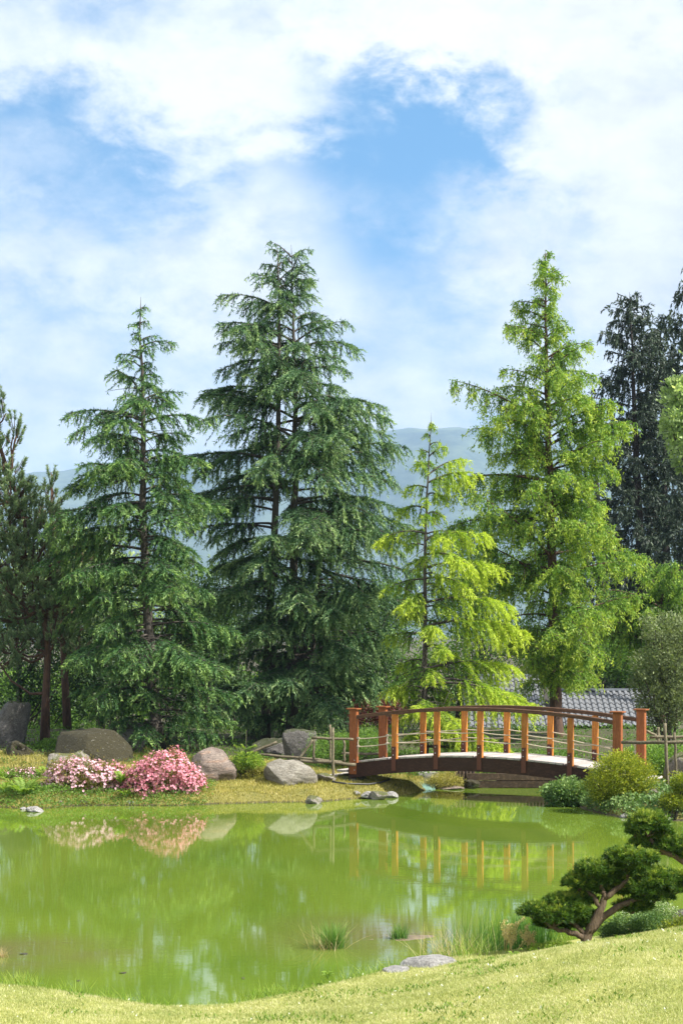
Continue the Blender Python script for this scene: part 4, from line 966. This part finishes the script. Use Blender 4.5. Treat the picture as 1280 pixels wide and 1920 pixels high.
def shrub(label, base, d, blobs, n, mat, seed, ln=.05, wd=.025, name='shrub', cat='shrub', t0=.4, up=.5, clump=14, group=None, flowers=None):
    rng = np.random.default_rng(seed); b0 = np.array(at(base[0], base[1], d)); b0[2] = max(gz(b0[0], b0[1]), -.02); mp = d / F
    root = thing(name, label, cat, tuple(b0), 0, group); B = []
    for (px, py, rx, ry, rd) in blobs:
        c = np.array(at(px, py, d)) - b0; B.append(tuple(c) + (rx * mp, rd, ry * mp))
    g = G()
    for q in B:
        for k in range(4):
            e = np.array(q[:3]) + rng.normal(0, .4, 3) * np.array(q[3:6]); s = np.linspace(0, 1, 5)[:, None]; st = np.array([q[0] * .5, q[1], -.05])
            g.tube(st + (e - st) * s, np.linspace(.02, .006, 5), 4)
    g.build('stem', m_bark, root)
    g = G(); leafmass(g, rng, B, n, ln, wd, 0, t0, .16, .55, up, clump); tag(g.build('foliage', mat, root), kind='stuff')
    if flowers:
        g = G(); leafmass(g, rng, B, flowers[1], flowers[2], flowers[2] * .8, 0, .7, .1, .95, .9, 5); tag(g.build('blossom', flowers[0], root), kind='stuff')
    return root
shrub('golden green dome shaped shrub in front of the right bridge end', (1165, 1505), 36.9, [(1165, 1452, 50, 34, .6), (1128, 1474, 30, 28, .5), (1200, 1466, 32, 32, .5), (1160, 1484, 52, 22, .55), (1165, 1430, 30, 18, .4)], 22000, m_shrubg, 21, .045, .024, t0=.45)
shrub('leafy grey green shrub hanging over the water beside the dome shrub', (1070, 1515), 38.4, [(1066, 1482, 36, 20, .45), (1040, 1486, 24, 14, .35), (1092, 1496, 30, 18, .4), (1060, 1504, 36, 10, .35)], 9000, m_ivy, 22, .06, .045, t0=.5)
shrub('bright green shrub behind the right end posts of the bridge', (1215, 1460), 41.5, [(1222, 1428, 44, 32, .6), (1262, 1432, 34, 30, .5), (1180, 1430, 30, 26, .5)], 13000, m_broad, 23, .05, .03, t0=.5)
shrub('fresh green low shrub behind the left pole fence', (625, 1450), 43.6, [(620, 1405, 44, 28, .6), (655, 1400, 30, 24, .5), (600, 1430, 30, 18, .5), (690, 1395, 36, 26, .5)], 12000, m_broad, 24, .05, .02, t0=.45)
shrub('tufty heath plant on the bank under the middle of the bridge', (832, 1480), 42.7, [(832, 1464, 28, 15, .3), (816, 1470, 18, 10, .25), (852, 1468, 18, 11, .25)], 6000, m_moss, 25, .05, .012, t0=.5)
shrub('green creeping plant on the bank behind the timber edging', (960, 1462), 45, [(930, 1456, 30, 8, .4), (990, 1456, 40, 8, .4), (1030, 1458, 24, 8, .3)], 5000, m_ivy, 26, .05, .03, t0=.5)
shrub('dark red leaved bush in the shade left of the bridge', (700, 1400), 55, [(690, 1330, 36, 30, .7), (730, 1340, 30, 26, .6), (660, 1350, 24, 20, .5)], 6000, m_redleaf, 27, .07, .04, t0=.4)
shrub('moss covered hummock carrying the young fir', (466, 1470), 41.3, [(468, 1452, 30, 22, .5), (490, 1450, 34, 14, .5), (450, 1460, 20, 16, .4)], 9000, m_moss, 28, .05, .014, name='moss_mound', cat='moss mound', t0=.35)
shrub('bright green low tuft at the foot of the young fir', (462, 1445), 41.1, [(464, 1427, 28, 13, .3), (450, 1438, 18, 10, .25), (482, 1434, 16, 9, .25)], 5500, m_meta, 35, .045, .014, t0=.6)
shrub('dark green shrub under the leaning cloud pruned tree', (1180, 1770), 20.3, [(1175, 1742, 46, 20, .22), (1215, 1736, 34, 22, .22), (1150, 1752, 26, 16, .18)], 11000, m_ivy, 29, .026, .013, t0=.35)
shrub('pale shrub with tiny white flowers behind the dark green one', (1215, 1770), 20.9, [(1195, 1712, 34, 14, .2), (1225, 1706, 28, 18, .2), (1245, 1720, 26, 22, .2)], 6000, m_ivy, 30, .028, .012, t0=.65, flowers=(m_white, 1500, .014))
shrub('brownish green shrub at the right edge of the lawn crest', (1262, 1770), 19.6, [(1262, 1748, 24, 18, .18), (1285, 1744, 24, 20, .2)], 5000, m_shrubg, 31, .026, .012, t0=.2)
shrub('low yellow green clump beside the foot of the leaning tree', (1035, 1785), 19.7, [(1040, 1776, 26, 8, .15), (1012, 1780, 22, 7, .12), (1060, 1774, 16, 6, .1)], 4500, m_wild, 32, .03, .008, t0=.5)
shrub('dark leafy fern clump at the foot of the left pine', (90, 1420), 45.5, [(95, 1402, 28, 14, .4), (120, 1410, 24, 12, .4), (60, 1412, 20, 10, .3)], 5000, m_broad, 33, .06, .03, t0=.3)
shrub('leafy green shrub at the right bank edge by the water', (1250, 1530), 35.3, [(1262, 1502, 26, 14, .3), (1278, 1470, 20, 18, .3)], 5000, m_shrubg, 34, .045, .025, t0=.35)

def cover(name, label, mat, seed, n, rect, ln, wd, hgt, t0, smin=.02, smax=9, mask=None):
    """leafy ground cover over a rectangle of the bank"""
    rng = np.random.default_rng(seed); x = rng.uniform(rect[0], rect[1], n); y = rng.uniform(rect[2], rect[3], n); s = sdist(x, y); k = (s > smin) & (s < smax)
    if mask: k &= mask(x, y, rng)
    x, y = x[k], y[k]; z = ground_z(x, y); m = len(x)
    hump = np.array([mnoise.noise(Vector((a * 1.7, b * 1.7, seed))) for a, b in zip(x, y)]) * .5 + .6
    P = np.stack([x, y, z + rng.uniform(0, 1, m) ** .7 * hgt * np.clip(hump, .15, 1.2)], -1); D = rng.normal(0, .8, (m, 3)) + np.array([0, 0, .8])
    g = G(); g.tufts(P, D, ln * rng.uniform(.6, 1.3, m), wd * rng.uniform(.7, 1.3, m), rng, 0, np.clip(t0 + (hump - .6) * .5 + rng.normal(0, .14, m), 0, 1), True)
    return tag(g.build(name, mat), label, None, None, 'stuff')
cover('ivy_cover', 'ivy spreading over the right bank below the fence', m_ivy, 61, 26000, (4.6, 8.5, 34.5, 38.5), .05, .042, .38, .5, .0, 2.6, lambda x, y, r: y < 38.2)
cover('inlet_herbs', 'weedy green growth on the bank behind the inlet', m_broad, 66, 9000, (1.2, 6.2, 43.3, 47.5), .06, .035, .22, .4, .05, 9)
cover('shore_herbs', 'low green herbs along the shore under the rhododendrons', m_broad, 62, 26000, (-8.7, -2.5, 37.6, 40.6), .045, .026, .24, .45, -.08, 2.4, lambda x, y, r: (x < -2.75 - np.abs(r.normal(0, .4, len(x)))) & (np.array([mnoise.noise(Vector((a * .9, b * 1.3, 8))) for a, b in zip(x, y)]) + .8 - .42 * sdist(x, y) > r.normal(0, .2, len(x))))
cover('undergrowth', 'patchy green undergrowth in the shade beneath the tall trees', m_broad, 63, 34000, (-10, 11, 42.5, 54), .07, .035, .22, .3, .3, 20, lambda x, y, r: np.array([mnoise.noise(Vector((a * .6, b * .6, 3))) for a, b in zip(x, y)]) > r.normal(-.05, .15, len(x)))
def moss_cover():
    rng = np.random.default_rng(64); n = 125000; x = rng.uniform(-8.7, 2.0, n); y = rng.uniform(37.6, 44.5, n); s = sdist(x, y); k = (s > .0) & (s < 6.5); x, y = x[k], y[k]; m = len(x)
    pt = np.array([mnoise.fractal(Vector((a * 1.1, b * 1.6, 1)), .8, 2, 3) for a, b in zip(x, y)])
    P = np.stack([x, y, ground_z(x, y) - .01], -1); D = rng.normal(0, .55, (m, 3)) + np.array([0, 0, 1.])
    g = G(); g.tufts(P, D, rng.uniform(.035, .085, m) * (1 + .8 * np.clip(pt, -.5, .8)), .018, rng, 0, np.clip(.5 + .35 * pt + rng.normal(0, .15, m), 0, 1))
    for bx, by, sx, dp in BASES:                   # longer tufts crowding round the foot of each rock
        if by < 36: continue
        n = int(260 * (sx + .15)); an = rng.uniform(math.pi * .9, math.pi * 2.1, n); rr = rng.normal(1.0, .12, n); x = bx + np.cos(an) * sx * rr; y = by + np.sin(an) * dp * rr; k = sdist(x, y) > .03; x, y = x[k], y[k]; n = len(x)
        if n < 3: continue
        P = np.stack([x, y, ground_z(x, y) - .02], -1); g.tufts(P, rng.normal(0, .4, (n, 3)) + np.array([0, 0, 1.]), rng.uniform(.06, .17, n), .02, rng, 0, np.clip(rng.normal(.35, .2, n), 0, 1))
    tag(g.build('moss_cover', m_moss), 'yellow green moss and short grass on the far bank', None, None, 'stuff')
moss_cover()

# young fir on the mound
def young_fir():
    rng = np.random.default_rng(70); d = 41.0; b = np.array(at(461, 1442, d)); r = thing('young_fir', 'tiny bright green fir seedling on the mossy mound', 'tree', tuple(b)); h = 72 * d / F
    g = G(); g.tube([(0, 0, -.1), (0, 0, h * .5), (.01, 0, h)], [.016, .01, .005], 5); P = np.array([(0, 0, z) for z in np.linspace(h * .4, h, 90)]); g.tufts(P, rng.normal(0, .6, (90, 3)) + [0, 0, .8], .03, .01, rng, 1, .6); g.build('trunk', [m_bark, m_meta], r)
    for zz, L, n in ((.5, .28, 5), (.34, .26, 6), (.2, .34, 8), (.1, .36, 8)):
        for k in range(n):
            a = k * 2 * math.pi / n + zz * 9; s = np.linspace(0, 1, 5)[:, None]; D = np.array([math.cos(a), math.sin(a), .35]); l = L * rng.uniform(.8, 1.1); g = G(); p0 = np.array([0, 0, h * zz])
            g.tube(p0 + D * l * s, np.linspace(.009, .004, 5), 4, 0); m = 110; q = rng.uniform(.1, 1, m); g.tufts(p0 + D * l * q[:, None], D * .7 + rng.normal(0, .6, (m, 3)), .045, .014, rng, 1, np.clip(.4 + .4 * q, 0, 1)); g.build('branch', [m_bark, m_meta], r)
young_fir()

def fern(label, px, py, d, size, n, seed, spread=1.0, mat=None):
    rng = np.random.default_rng(seed); b = np.array(at(px, py, d)); b[2] = max(b[2], gz(b[0], b[1]) - .02); r = thing('fern', label, 'fern', tuple(b), 0, 'ferns by the water')
    for k in range(n):
        a = k * 2.39996 + rng.normal(0, .2); L = size * rng.uniform(.75, 1.15); up = rng.uniform(.5, 1.25); s = np.linspace(0, 1, 22); h = np.array([math.cos(a), math.sin(a) * .8, 0]) * spread
        P = h * (L * s * .8)[:, None] + np.array([0, 0, 1.]) * (L * (up * s - .62 * up * s ** 2.3))[:, None]; T = np.gradient(P, axis=0); T /= np.linalg.norm(T, axis=1)[:, None]
        sd_ = np.cross(T, [0, 0, 1.]); sd_ /= np.linalg.norm(sd_, axis=1)[:, None] + 1e-6
        g = G(); g.tube(P[::3], np.linspace(.006, .002, len(P[::3])) * (size / .7 + .3), 3, 0, .3, False)
        w = L * .17 * np.sin(np.clip(s * 1.05 + .06, 0, 1) * math.pi) ** .7 + .008
        for sg in (-1, 1):
            g.tufts(P[3:], sd_[3:] * sg + T[3:] * .45 + rng.normal(0, .08, (19, 3)), w[3:], L * .045, rng, 0, np.clip(.35 + .4 * s[3:] + rng.normal(0, .1), 0, 1), True, np.cross(sd_[3:], T[3:]) + rng.normal(0, .15, (19, 3)))
        g.build('frond', mat or m_fern, r)
fern('large bright fern with arching fronds on the left shore', 44, 1506, 38.4, .72, 17, 81)
fern('upright yellow green fern growing out between the blossoms', 226, 1470, 39.0, .62, 9, 82, .5)
fern('small green fern low in the gap between pale and deep pink blossom', 236, 1496, 38.7, .4, 8, 83, .8)
fern('pale fern at the crest of the lawn below the dried seed heads', 962, 1796, 19.4, .2, 6, 84, .6)
fern('tiny pale fern on the lawn edge left of the pale slab', 614, 1836, 18.75, .16, 5, 85, .6)
fern('yellow green fern low at the very left of the shore', 12, 1500, 38.9, .5, 11, 88)
fern('mid green fern between the rounded grey boulder and large fern', 84, 1482, 40.2, .5, 10, 87)
fern('dark green fern beside the rock at the left edge', 8, 1478, 40.0, .5, 9, 86)

# ------------------------------------------------------------------ cloud pruned trees on the near bank
def cloud_tree(label, d, base, limbs, pads, seed, group='cloud pruned trees by the lawn'):
    rng = np.random.default_rng(seed); b = np.array(at(base[0], base[1], d)); b[2] = gz(b[0], b[1]); mp = d / F
    r = thing('cloud_pruned_tree', label, 'tree', tuple(b), 0, group)
    for i, (pts, r0, r1, dy) in enumerate(limbs):
        P = np.array([tuple(at(px, py, d)) for px, py in pts]) - b
        if i == 0: P[0, 2] = -.08
        n = 14; q = np.linspace(0, len(P) - 1, n); Q = np.stack([np.interp(q, np.arange(len(P)), P[:, k]) for k in range(3)], -1)
        for _ in range(2): Q[1:-1] = (Q[:-2] + 2 * Q[1:-1] + Q[2:]) / 4
        Q[:, 1] += np.linspace(0, dy, n); Q[1:-1] += rng.normal(0, .006, (n - 2, 3)); g = G(); rad = np.linspace(r0, r1, n) * rng.uniform(.9, 1.12, n); g.tube(Q, rad, 9); g.build('trunk' if i == 0 else 'branch', m_barkpale, r)
    for (px, py, rx, ry, rd, dy) in pads:
        c = np.array(at(px, py, d)) + np.array([0, dy, 0]) - b; E = np.array([rx * mp, rd, ry * mp]); g = G()
        area = E[0] * E[1] + E[0] * E[2]; k = int(70 + area * 5200)
        u = rng.normal(size=(k, 3)); u /= np.linalg.norm(u, axis=1)[:, None]; lo = u[:, 2] < -.35; u[lo, 2] *= .35
        lumpy = 1 + .16 * np.array([mnoise.noise(Vector((v[0] * 2.4 + px, v[1] * 2.4, v[2] * 2.4 + py))) for v in u])[:, None]
        C = c + u * E * lumpy * rng.uniform(.66, 1.12, k)[:, None]; m = 15; I = np.repeat(np.arange(k), m)
        D = u[I] * .8 + rng.normal(0, .62, (k * m, 3)) + np.array([0, 0, .45]); ct = rng.normal(0, .15, k) + .3 * np.clip(u[:, 2], -1, 1)  # pad tops coloured lighter as if sunlit, undersides darker
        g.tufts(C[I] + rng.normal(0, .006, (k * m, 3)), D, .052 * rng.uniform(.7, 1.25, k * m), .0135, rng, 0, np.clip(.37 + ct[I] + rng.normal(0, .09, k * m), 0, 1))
        for t in range(5):
            e = c + rng.normal(0, .4, 3) * E; s = np.linspace(0, 1, 4)[:, None]; st = c + np.array([0, 0, -E[2] * 1.0]); g.tube(st + (e - st) * s, np.linspace(.012, .004, 4), 4, 1, .5, False)
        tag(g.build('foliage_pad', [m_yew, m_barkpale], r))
cloud_tree('leaning cloud pruned tree with forked bare trunk at the lawn crest', 19.8, (1094, 1786),
    [([(1092, 1790), (1098, 1766), (1108, 1738), (1126, 1706), (1133, 1682)], .066, .036, 0), ([(1133, 1684), (1158, 1664), (1182, 1652), (1172, 1634), (1168, 1618)], .036, .017, .03), ([(1133, 1684), (1127, 1664), (1122, 1645)], .032, .014, -.03),
     ([(1104, 1748), (1122, 1728), (1150, 1706), (1174, 1694), (1210, 1685), (1236, 1676)], .052, .019, .08), ([(1096, 1762), (1078, 1752), (1058, 1746), (1034, 1738), (1010, 1722)], .038, .014, -.05), ([(1098, 1756), (1082, 1738), (1064, 1728), (1048, 1712)], .035, .014, .06),
     ([(1126, 1702), (1114, 1684), (1102, 1672), (1094, 1660)], .032, .014, .05), ([(1182, 1652), (1204, 1650), (1226, 1648)], .025, .012, .04)],
    [(1150, 1650, 22, 14, .13, .15), (1140, 1672, 24, 14, .14, .2), (1068, 1735, 30, 14, .13, .15), (1030, 1732, 26, 12, .12, .1), (1190, 1705, 34, 12, .14, .15), (1090, 1690, 28, 14, .13, .12), (1000, 1708, 28, 15, .13, -.05), (1036, 1716, 36, 21, .2, -.05), (1076, 1712, 32, 22, .18, .05), (1054, 1692, 32, 14, .15, .02), (1100, 1730, 24, 13, .12, .12), (1084, 1654, 26, 16, .14, 0), (1104, 1664, 26, 16, .14, .08), (1112, 1630, 32, 17, .17, -.03), (1128, 1648, 26, 18, .15, .08),
     (1170, 1608, 34, 18, .18, .02), (1150, 1622, 20, 13, .12, .05), (1215, 1612, 20, 14, .12, .08), (1198, 1634, 28, 17, .15, .06), (1228, 1650, 36, 20, .2, 0), (1256, 1666, 24, 17, .15, .05), (1206, 1664, 28, 15, .14, -.05), (1228, 1682, 36, 12, .16, .06), (1276, 1650, 18, 16, .12, .06), (1172, 1672, 22, 12, .12, .12)], 91)
cloud_tree('cloud pruned tree with round pads reaching in over the water at the right', 22.0, (1322, 1700),
    [([(1322, 1705), (1315, 1660), (1296, 1625), (1262, 1604), (1232, 1592), (1216, 1572)], .05, .022, -.1), ([(1262, 1604), (1240, 1600), (1206, 1594)], .03, .014, .05), ([(1296, 1625), (1282, 1606), (1262, 1592)], .035, .016, .08)],
    [(1212, 1544, 37, 24, .24, -.08), (1240, 1560, 18, 14, .12, -.03), (1188, 1556, 14, 12, .1, -.08), (1256, 1584, 36, 18, .22, 0), (1204, 1586, 24, 15, .16, .02), (1282, 1600, 26, 15, .18, .05)], 92)

# ------------------------------------------------------------------ reeds, tufts and lawn on the near bank
def blades(g, rng, C, n, h, w, lean, rad, t0, tv=.15, segs=3, bend=.35, mat=0):
    """n upright bending blades (tapered strips) round the points C"""
    I = rng.integers(0, len(C), n); P = np.array(C)[I] + np.stack([rng.normal(0, rad, n), rng.normal(0, rad, n), np.zeros(n)], -1)
    a = rng.uniform(0, 2 * np.pi, n); H = h * rng.uniform(.55, 1.15, n); ln = lean * rng.uniform(.2, 1.3, n); Dh = np.stack([np.cos(a), np.sin(a), np.zeros(n)], -1)
    S = np.stack([-np.sin(a), np.cos(a), np.zeros(n)], -1); r2 = rng.uniform(0, np.pi, n); S = S * np.cos(r2)[:, None] + Dh * np.sin(r2)[:, None]
    L = []
    for k in range(segs + 1):
        s = k / segs; c = P + Dh * (H * ln * (s + bend * s * s))[:, None] + np.array([0, 0, 1.]) * (H * (s - bend * ln * s * s * .6))[:, None]; ww = w * (1 - s) ** .7 * .5 + w * .04
        L += [c - S * ww, c + S * ww]
    V = np.stack(L, 1); m = 2 * (segs + 1); b = np.arange(n)[:, None] * m
    Fc = np.concatenate([b + np.array([[2 * k, 2 * k + 1, 2 * k + 3]]) for k in range(segs)] + [b + np.array([[2 * k, 2 * k + 3, 2 * k + 2]]) for k in range(segs)])
    t = np.clip(t0 + rng.normal(0, tv, n), 0, 1)[:, None] + np.repeat(np.linspace(-.1, .2, segs + 1), 2)[None]
    g.add(V, Fc, mat, np.clip(t, 0, 1).ravel())
def tuft(name, label, px, py, d, n, h, w, lean, rad, mat, seed, t0=.4, cat='grass', group=None, z=None, cl=1):
    rng = np.random.default_rng(seed); b = np.array(at(px, py, d)); b[2] = gz(b[0], b[1]) if z is None else z
    g = G(); C = [(rng.normal(0, rad * 1.5) * (cl > 1), rng.normal(0, rad) * (cl > 1), 0) for _ in range(cl)]; blades(g, rng, C, n, h, w, lean, rad, t0); o = g.build(name, mat, None, tuple(b)); return tag(o, label, cat, group)
tuft('grass_tuft', 'bushy green grass tuft standing in the shallow water', 625, 1776, 21.0, 420, .34, .007, .55, .06, m_rush, 101, .6, group='grass tufts in the shallows', z=-.03)
tuft('grass_tuft', 'dry bleached stalks leaning left out of the bushy grass tuft', 615, 1777, 20.9, 50, .34, .006, .9, .08, m_dry, 102, .6, group='grass tufts in the shallows', z=-.03)
tuft('grass_tuft', 'small upright grass tuft on the mud right of the bushy one', 748, 1762, 21.6, 170, .22, .007, .28, .05, m_rush, 103, .55, group='grass tufts in the shallows', z=-.02)
tuft('rush_clump', 'thick dark green rush clump left of the leaning cloud pruned tree', 985, 1790, 20.6, 900, .52, .008, .22, .16, m_rush, 104, .35, 'rushes', z=-.05)
tuft('rush_clump', 'thin open rush clump standing in water left of the dense rushes', 915, 1782, 20.9, 300, .5, .006, .14, .22, m_rush, 105, .45, 'rushes', z=-.05)
tuft('dry_reeds', 'bleached dry reed stalks leaning over the water above the pale slab', 850, 1800, 20.2, 130, .44, .006, .8, .18, m_dry, 106, .6, 'reeds', z=-.05)
tuft('dry_reeds', 'sparse green and straw stalks at the waterline behind the dry reeds', 880, 1796, 19.9, 120, .26, .006, .5, .2, m_wild, 107, .6, 'reeds')
tuft('grass_tuft', 'yellow green grass clump on the lawn edge at the far left', 32, 1852, 18.9, 220, .18, .008, .4, .09, m_wild, 108, .6, group='grass tufts on the lawn edge')
tuft('grass_tuft', 'short dry tuft on a mud spit at the left edge', -4, 1796, 20.4, 120, .12, .007, .7, .06, m_dry, 109, .5, group='grass tufts in the shallows', z=-.01)
tuft('grass_tuft', 'feathery weed clump at the corner where the lawn begins to rise', 520, 1872, 18.05, 260, .13, .008, .6, .10, m_wild, 110, .5, group='grass tufts on the lawn edge')
def dock():
    rng = np.random.default_rng(120); d = 20.0; b = np.array(at(968, 1792, d)); b[2] = gz(b[0], b[1]); r = thing('dried_dock_plant', 'rusty tan seed heads of dock in front of the rushes', 'plant', tuple(b))
    for k in range(13):
        x = rng.uniform(-.2, .24); h = rng.uniform(.22, .42); s = np.linspace(0, 1, 6)[:, None]; lx = rng.normal(0, .05); g = G(); P = np.array([x, rng.normal(0, .08), 0]) + np.array([lx, 0, h]) * s + np.array([lx, 0, 0]) * s ** 2; g.tube(P, np.linspace(.006, .003, 6), 4, 0, .4)
        m = 170; q = rng.uniform(.35, 1, m); C = np.stack([np.interp(q, s[:, 0], P[:, i]) for i in range(3)], -1); cl = np.round(q * 8) / 8; C += rng.normal(0, .012, C.shape) + (np.sin(cl * 40)[:, None] * np.array([.025, .01, 0])); g.tufts(C, rng.normal(0, 1, C.shape), .016, .013, rng, 0, np.clip(rng.normal(.4, .2, m), 0, 1), True); g.build('stem', m_seed, r)
m_seed = mat_leaf('tan seed heads', (.34, .26, .10), (.6, .5, .22), (.75, .66, .38), .25)
dock()
for i, (x, y, h, lab) in enumerate(((1028, 1640, 120, 'thin leafy stalk rising above the left pad of the leaning tree'), (1062, 1620, 110, 'taller thin leafy stalk beside the upper left pad'))):
    rng = np.random.default_rng(130 + i); d = 20.5; b = np.array(at(x, y + h, d)); g = G(); H = h * d / F; s = np.linspace(0, 1, 6)[:, None]; P = np.array([.05, 0, H]) * s; g.tube(P, np.linspace(.005, .002, 6), 4); m = 60; q = rng.uniform(.4, 1, m)
    g.tufts(np.array([.05, 0, H]) * q[:, None], rng.normal(0, 1, (m, 3)) + [0, 0, .4], .035, .008, rng, 0, .5, True); tag(g.build('leafy_stalk', m_wild, None, tuple(b)), lab, 'plant', 'thin stalks behind the leaning tree')

def mud():
    g = G(); nx, ny = 60, 30; V = []
    for j in range(ny):
        for i in range(nx):
            x = -.55 + 2.5 * i / (nx - 1); y = 20.9 + 1.7 * j / (ny - 1); e = 1 - ((x - .7) / 1.2) ** 2 - ((y - 21.65) / .75) ** 2
            V.append((x, y, -.06 + .062 * max(-1, min(1, e)) + .022 * mnoise.fractal(Vector((x * 2.2, y * 2.6, 0)), .8, 2, 4)))
    i = (np.arange(ny - 1)[:, None] * nx + np.arange(nx - 1)[None]).ravel(); g.add(V, np.concatenate([np.stack([i, i + 1, i + nx + 1], -1), np.stack([i, i + nx + 1, i + nx], -1)]), 0, .5, True)
    tag(g.build('mud_bank', mat_plain('wet brown mud', (.15, .115, .07), .45, .35, 8)), 'wet brown mud just breaking the water surface', None, None, 'structure')
mud()

def lawn():
    rng = np.random.default_rng(140); n = 385000; y = 12.3 + 8.0 * rng.uniform(0, 1, n) ** 1.15; x = rng.uniform(-1, 1, n) * (y * .205 + .5); s = sdist(x, y); k = s > .03; x, y, s = x[k], y[k], s[k]; m = len(x)
    pt = np.array([mnoise.fractal(Vector((a * 1.6, b * 1.2, 4)), .8, 2.1, 4) for a, b in zip(x[::5], y[::5])]); pt = np.interp(np.arange(m), np.arange(m)[::5][:len(pt)], pt) * 0
    px_ = x; c1 = np.sin(px_ * 3.1 + np.sin(y * 2.3) * 1.4) * np.sin(y * 3.7 + np.sin(px_ * 1.9) * 1.7); c2 = np.sin(px_ * 9 + y * 5 + np.sin(y * 7)) * np.sin(y * 11 - px_ * 4 + np.sin(px_ * 8))
    P = np.stack([x, y, ground_z(x, y) - .004], -1); D = rng.normal(0, .5, (m, 3)) + np.array([0, 0, .9])
    g = G(); g.tufts(P, D, rng.uniform(.018, .04, m), rng.uniform(.005, .009, m), rng, 0, np.clip(.40 + .16 * c1 + .12 * c2 + rng.normal(0, .15, m) + .4 * (rng.uniform(0, 1, m) < .16 + .10 * c1), 0, 1))
    tag(g.build('lawn_grass', m_grass), 'short mown sunlit grass of the lawn', None, None, 'stuff')
    # clover, daisies and tufts the mower missed
    n = 2600; cx, cy = rng.uniform(-3.4, 3.6, 46), rng.uniform(14.2, 19, 46); I = rng.integers(0, 46, n); x = cx[I] + rng.normal(0, .14, n); y = cy[I] + rng.normal(0, .16, n); k = sdist(x, y) > .05; x, y = x[k], y[k]; n = len(x)
    g = G(); g.tufts(np.stack([x, y, ground_z(x, y)], -1), rng.normal(0, .6, (n, 3)) + np.array([0, 0, .9]), rng.uniform(.03, .06, n), .014, rng, 0, np.clip(rng.normal(.3, .15, n), 0, 1), True)
    n = 110; x, y = rng.uniform(-3.4, 3.6, n), rng.uniform(14.2, 19, n); k = sdist(x, y) > .05; x, y = x[k], y[k]; n = len(x)
    for q in range(3): g.tufts(np.stack([x, y, ground_z(x, y) + .03], -1), rng.normal(0, 1, (n, 3)) + np.array([0, -.3, .5]), .018, .016, rng, 1, .8, True)
    tag(g.build('lawn_weeds', [m_wild, m_white]), 'clover tufts and tiny white flowers in the lawn', None, None, 'stuff')
    # longer grass left standing along the water's edge
    n = 60000; y = rng.uniform(17.0, 21.5, n); x = rng.uniform(-4.6, 4.6, n); s = sdist(x, y); k = (s > -.03) & (s < .30); x, y, s = x[k], y[k], s[k]
    dens = np.sin(x * 2.1 + .5) + .7 * np.sin(x * 5.3 + 1) + .4 * np.sin(x * 13); kk = dens + rng.normal(0, .6, len(x)) > -.5; x, y = x[kk], y[kk]; n = len(x)
    g = G(); C = np.stack([x, y, np.maximum(ground_z(x, y), -.02) - .01], -1)
    for lo, hi, hh in ((0, .5, .07), (.5, .85, .11), (.85, 1, .18)):
        Ck = C[int(lo * n):int(hi * n)]; blades(g, rng, Ck, len(Ck), hh, .006, .5, .004, .5, .2, 2)
    tag(g.build('edge_grass', m_wild), 'longer grass standing along the near edge of the pond', None, None, 'stuff')
lawn()
m_float = mat_plain('sodden leaf', (.03, .025, .015), .5, .2, 9)
for i, (px, py, w, lab) in enumerate(((230, 1826, 14, 'largest dark leaf floating on the open water'), (146, 1841, 8, 'small dark leaf floating near the left grass edge'), (455, 1836, 7, 'small dark leaf floating near the weed clump'), (44, 1790, 16, 'dark stick like leaf floating at the far left'))):
    d = CAMH * F / (py - HZ); p = at(px, py, d); r = w * d / F / 2; g = G(); a = np.linspace(0, 2 * np.pi, 11)[:-1]; V = [(0, 0, .012)] + [(math.cos(t) * r * (1 + .3 * math.sin(3 * t + i)), math.sin(t) * r * .6, .006 + .006 * math.sin(2 * t)) for t in a]
    g.add(V, [(0, k + 1, (k + 1) % 10 + 1) for k in range(10)]); o = g.build('floating_leaf', m_float, None, (p.x, p.y, 0.002)); tag(o, lab, 'leaf', 'floating leaves')
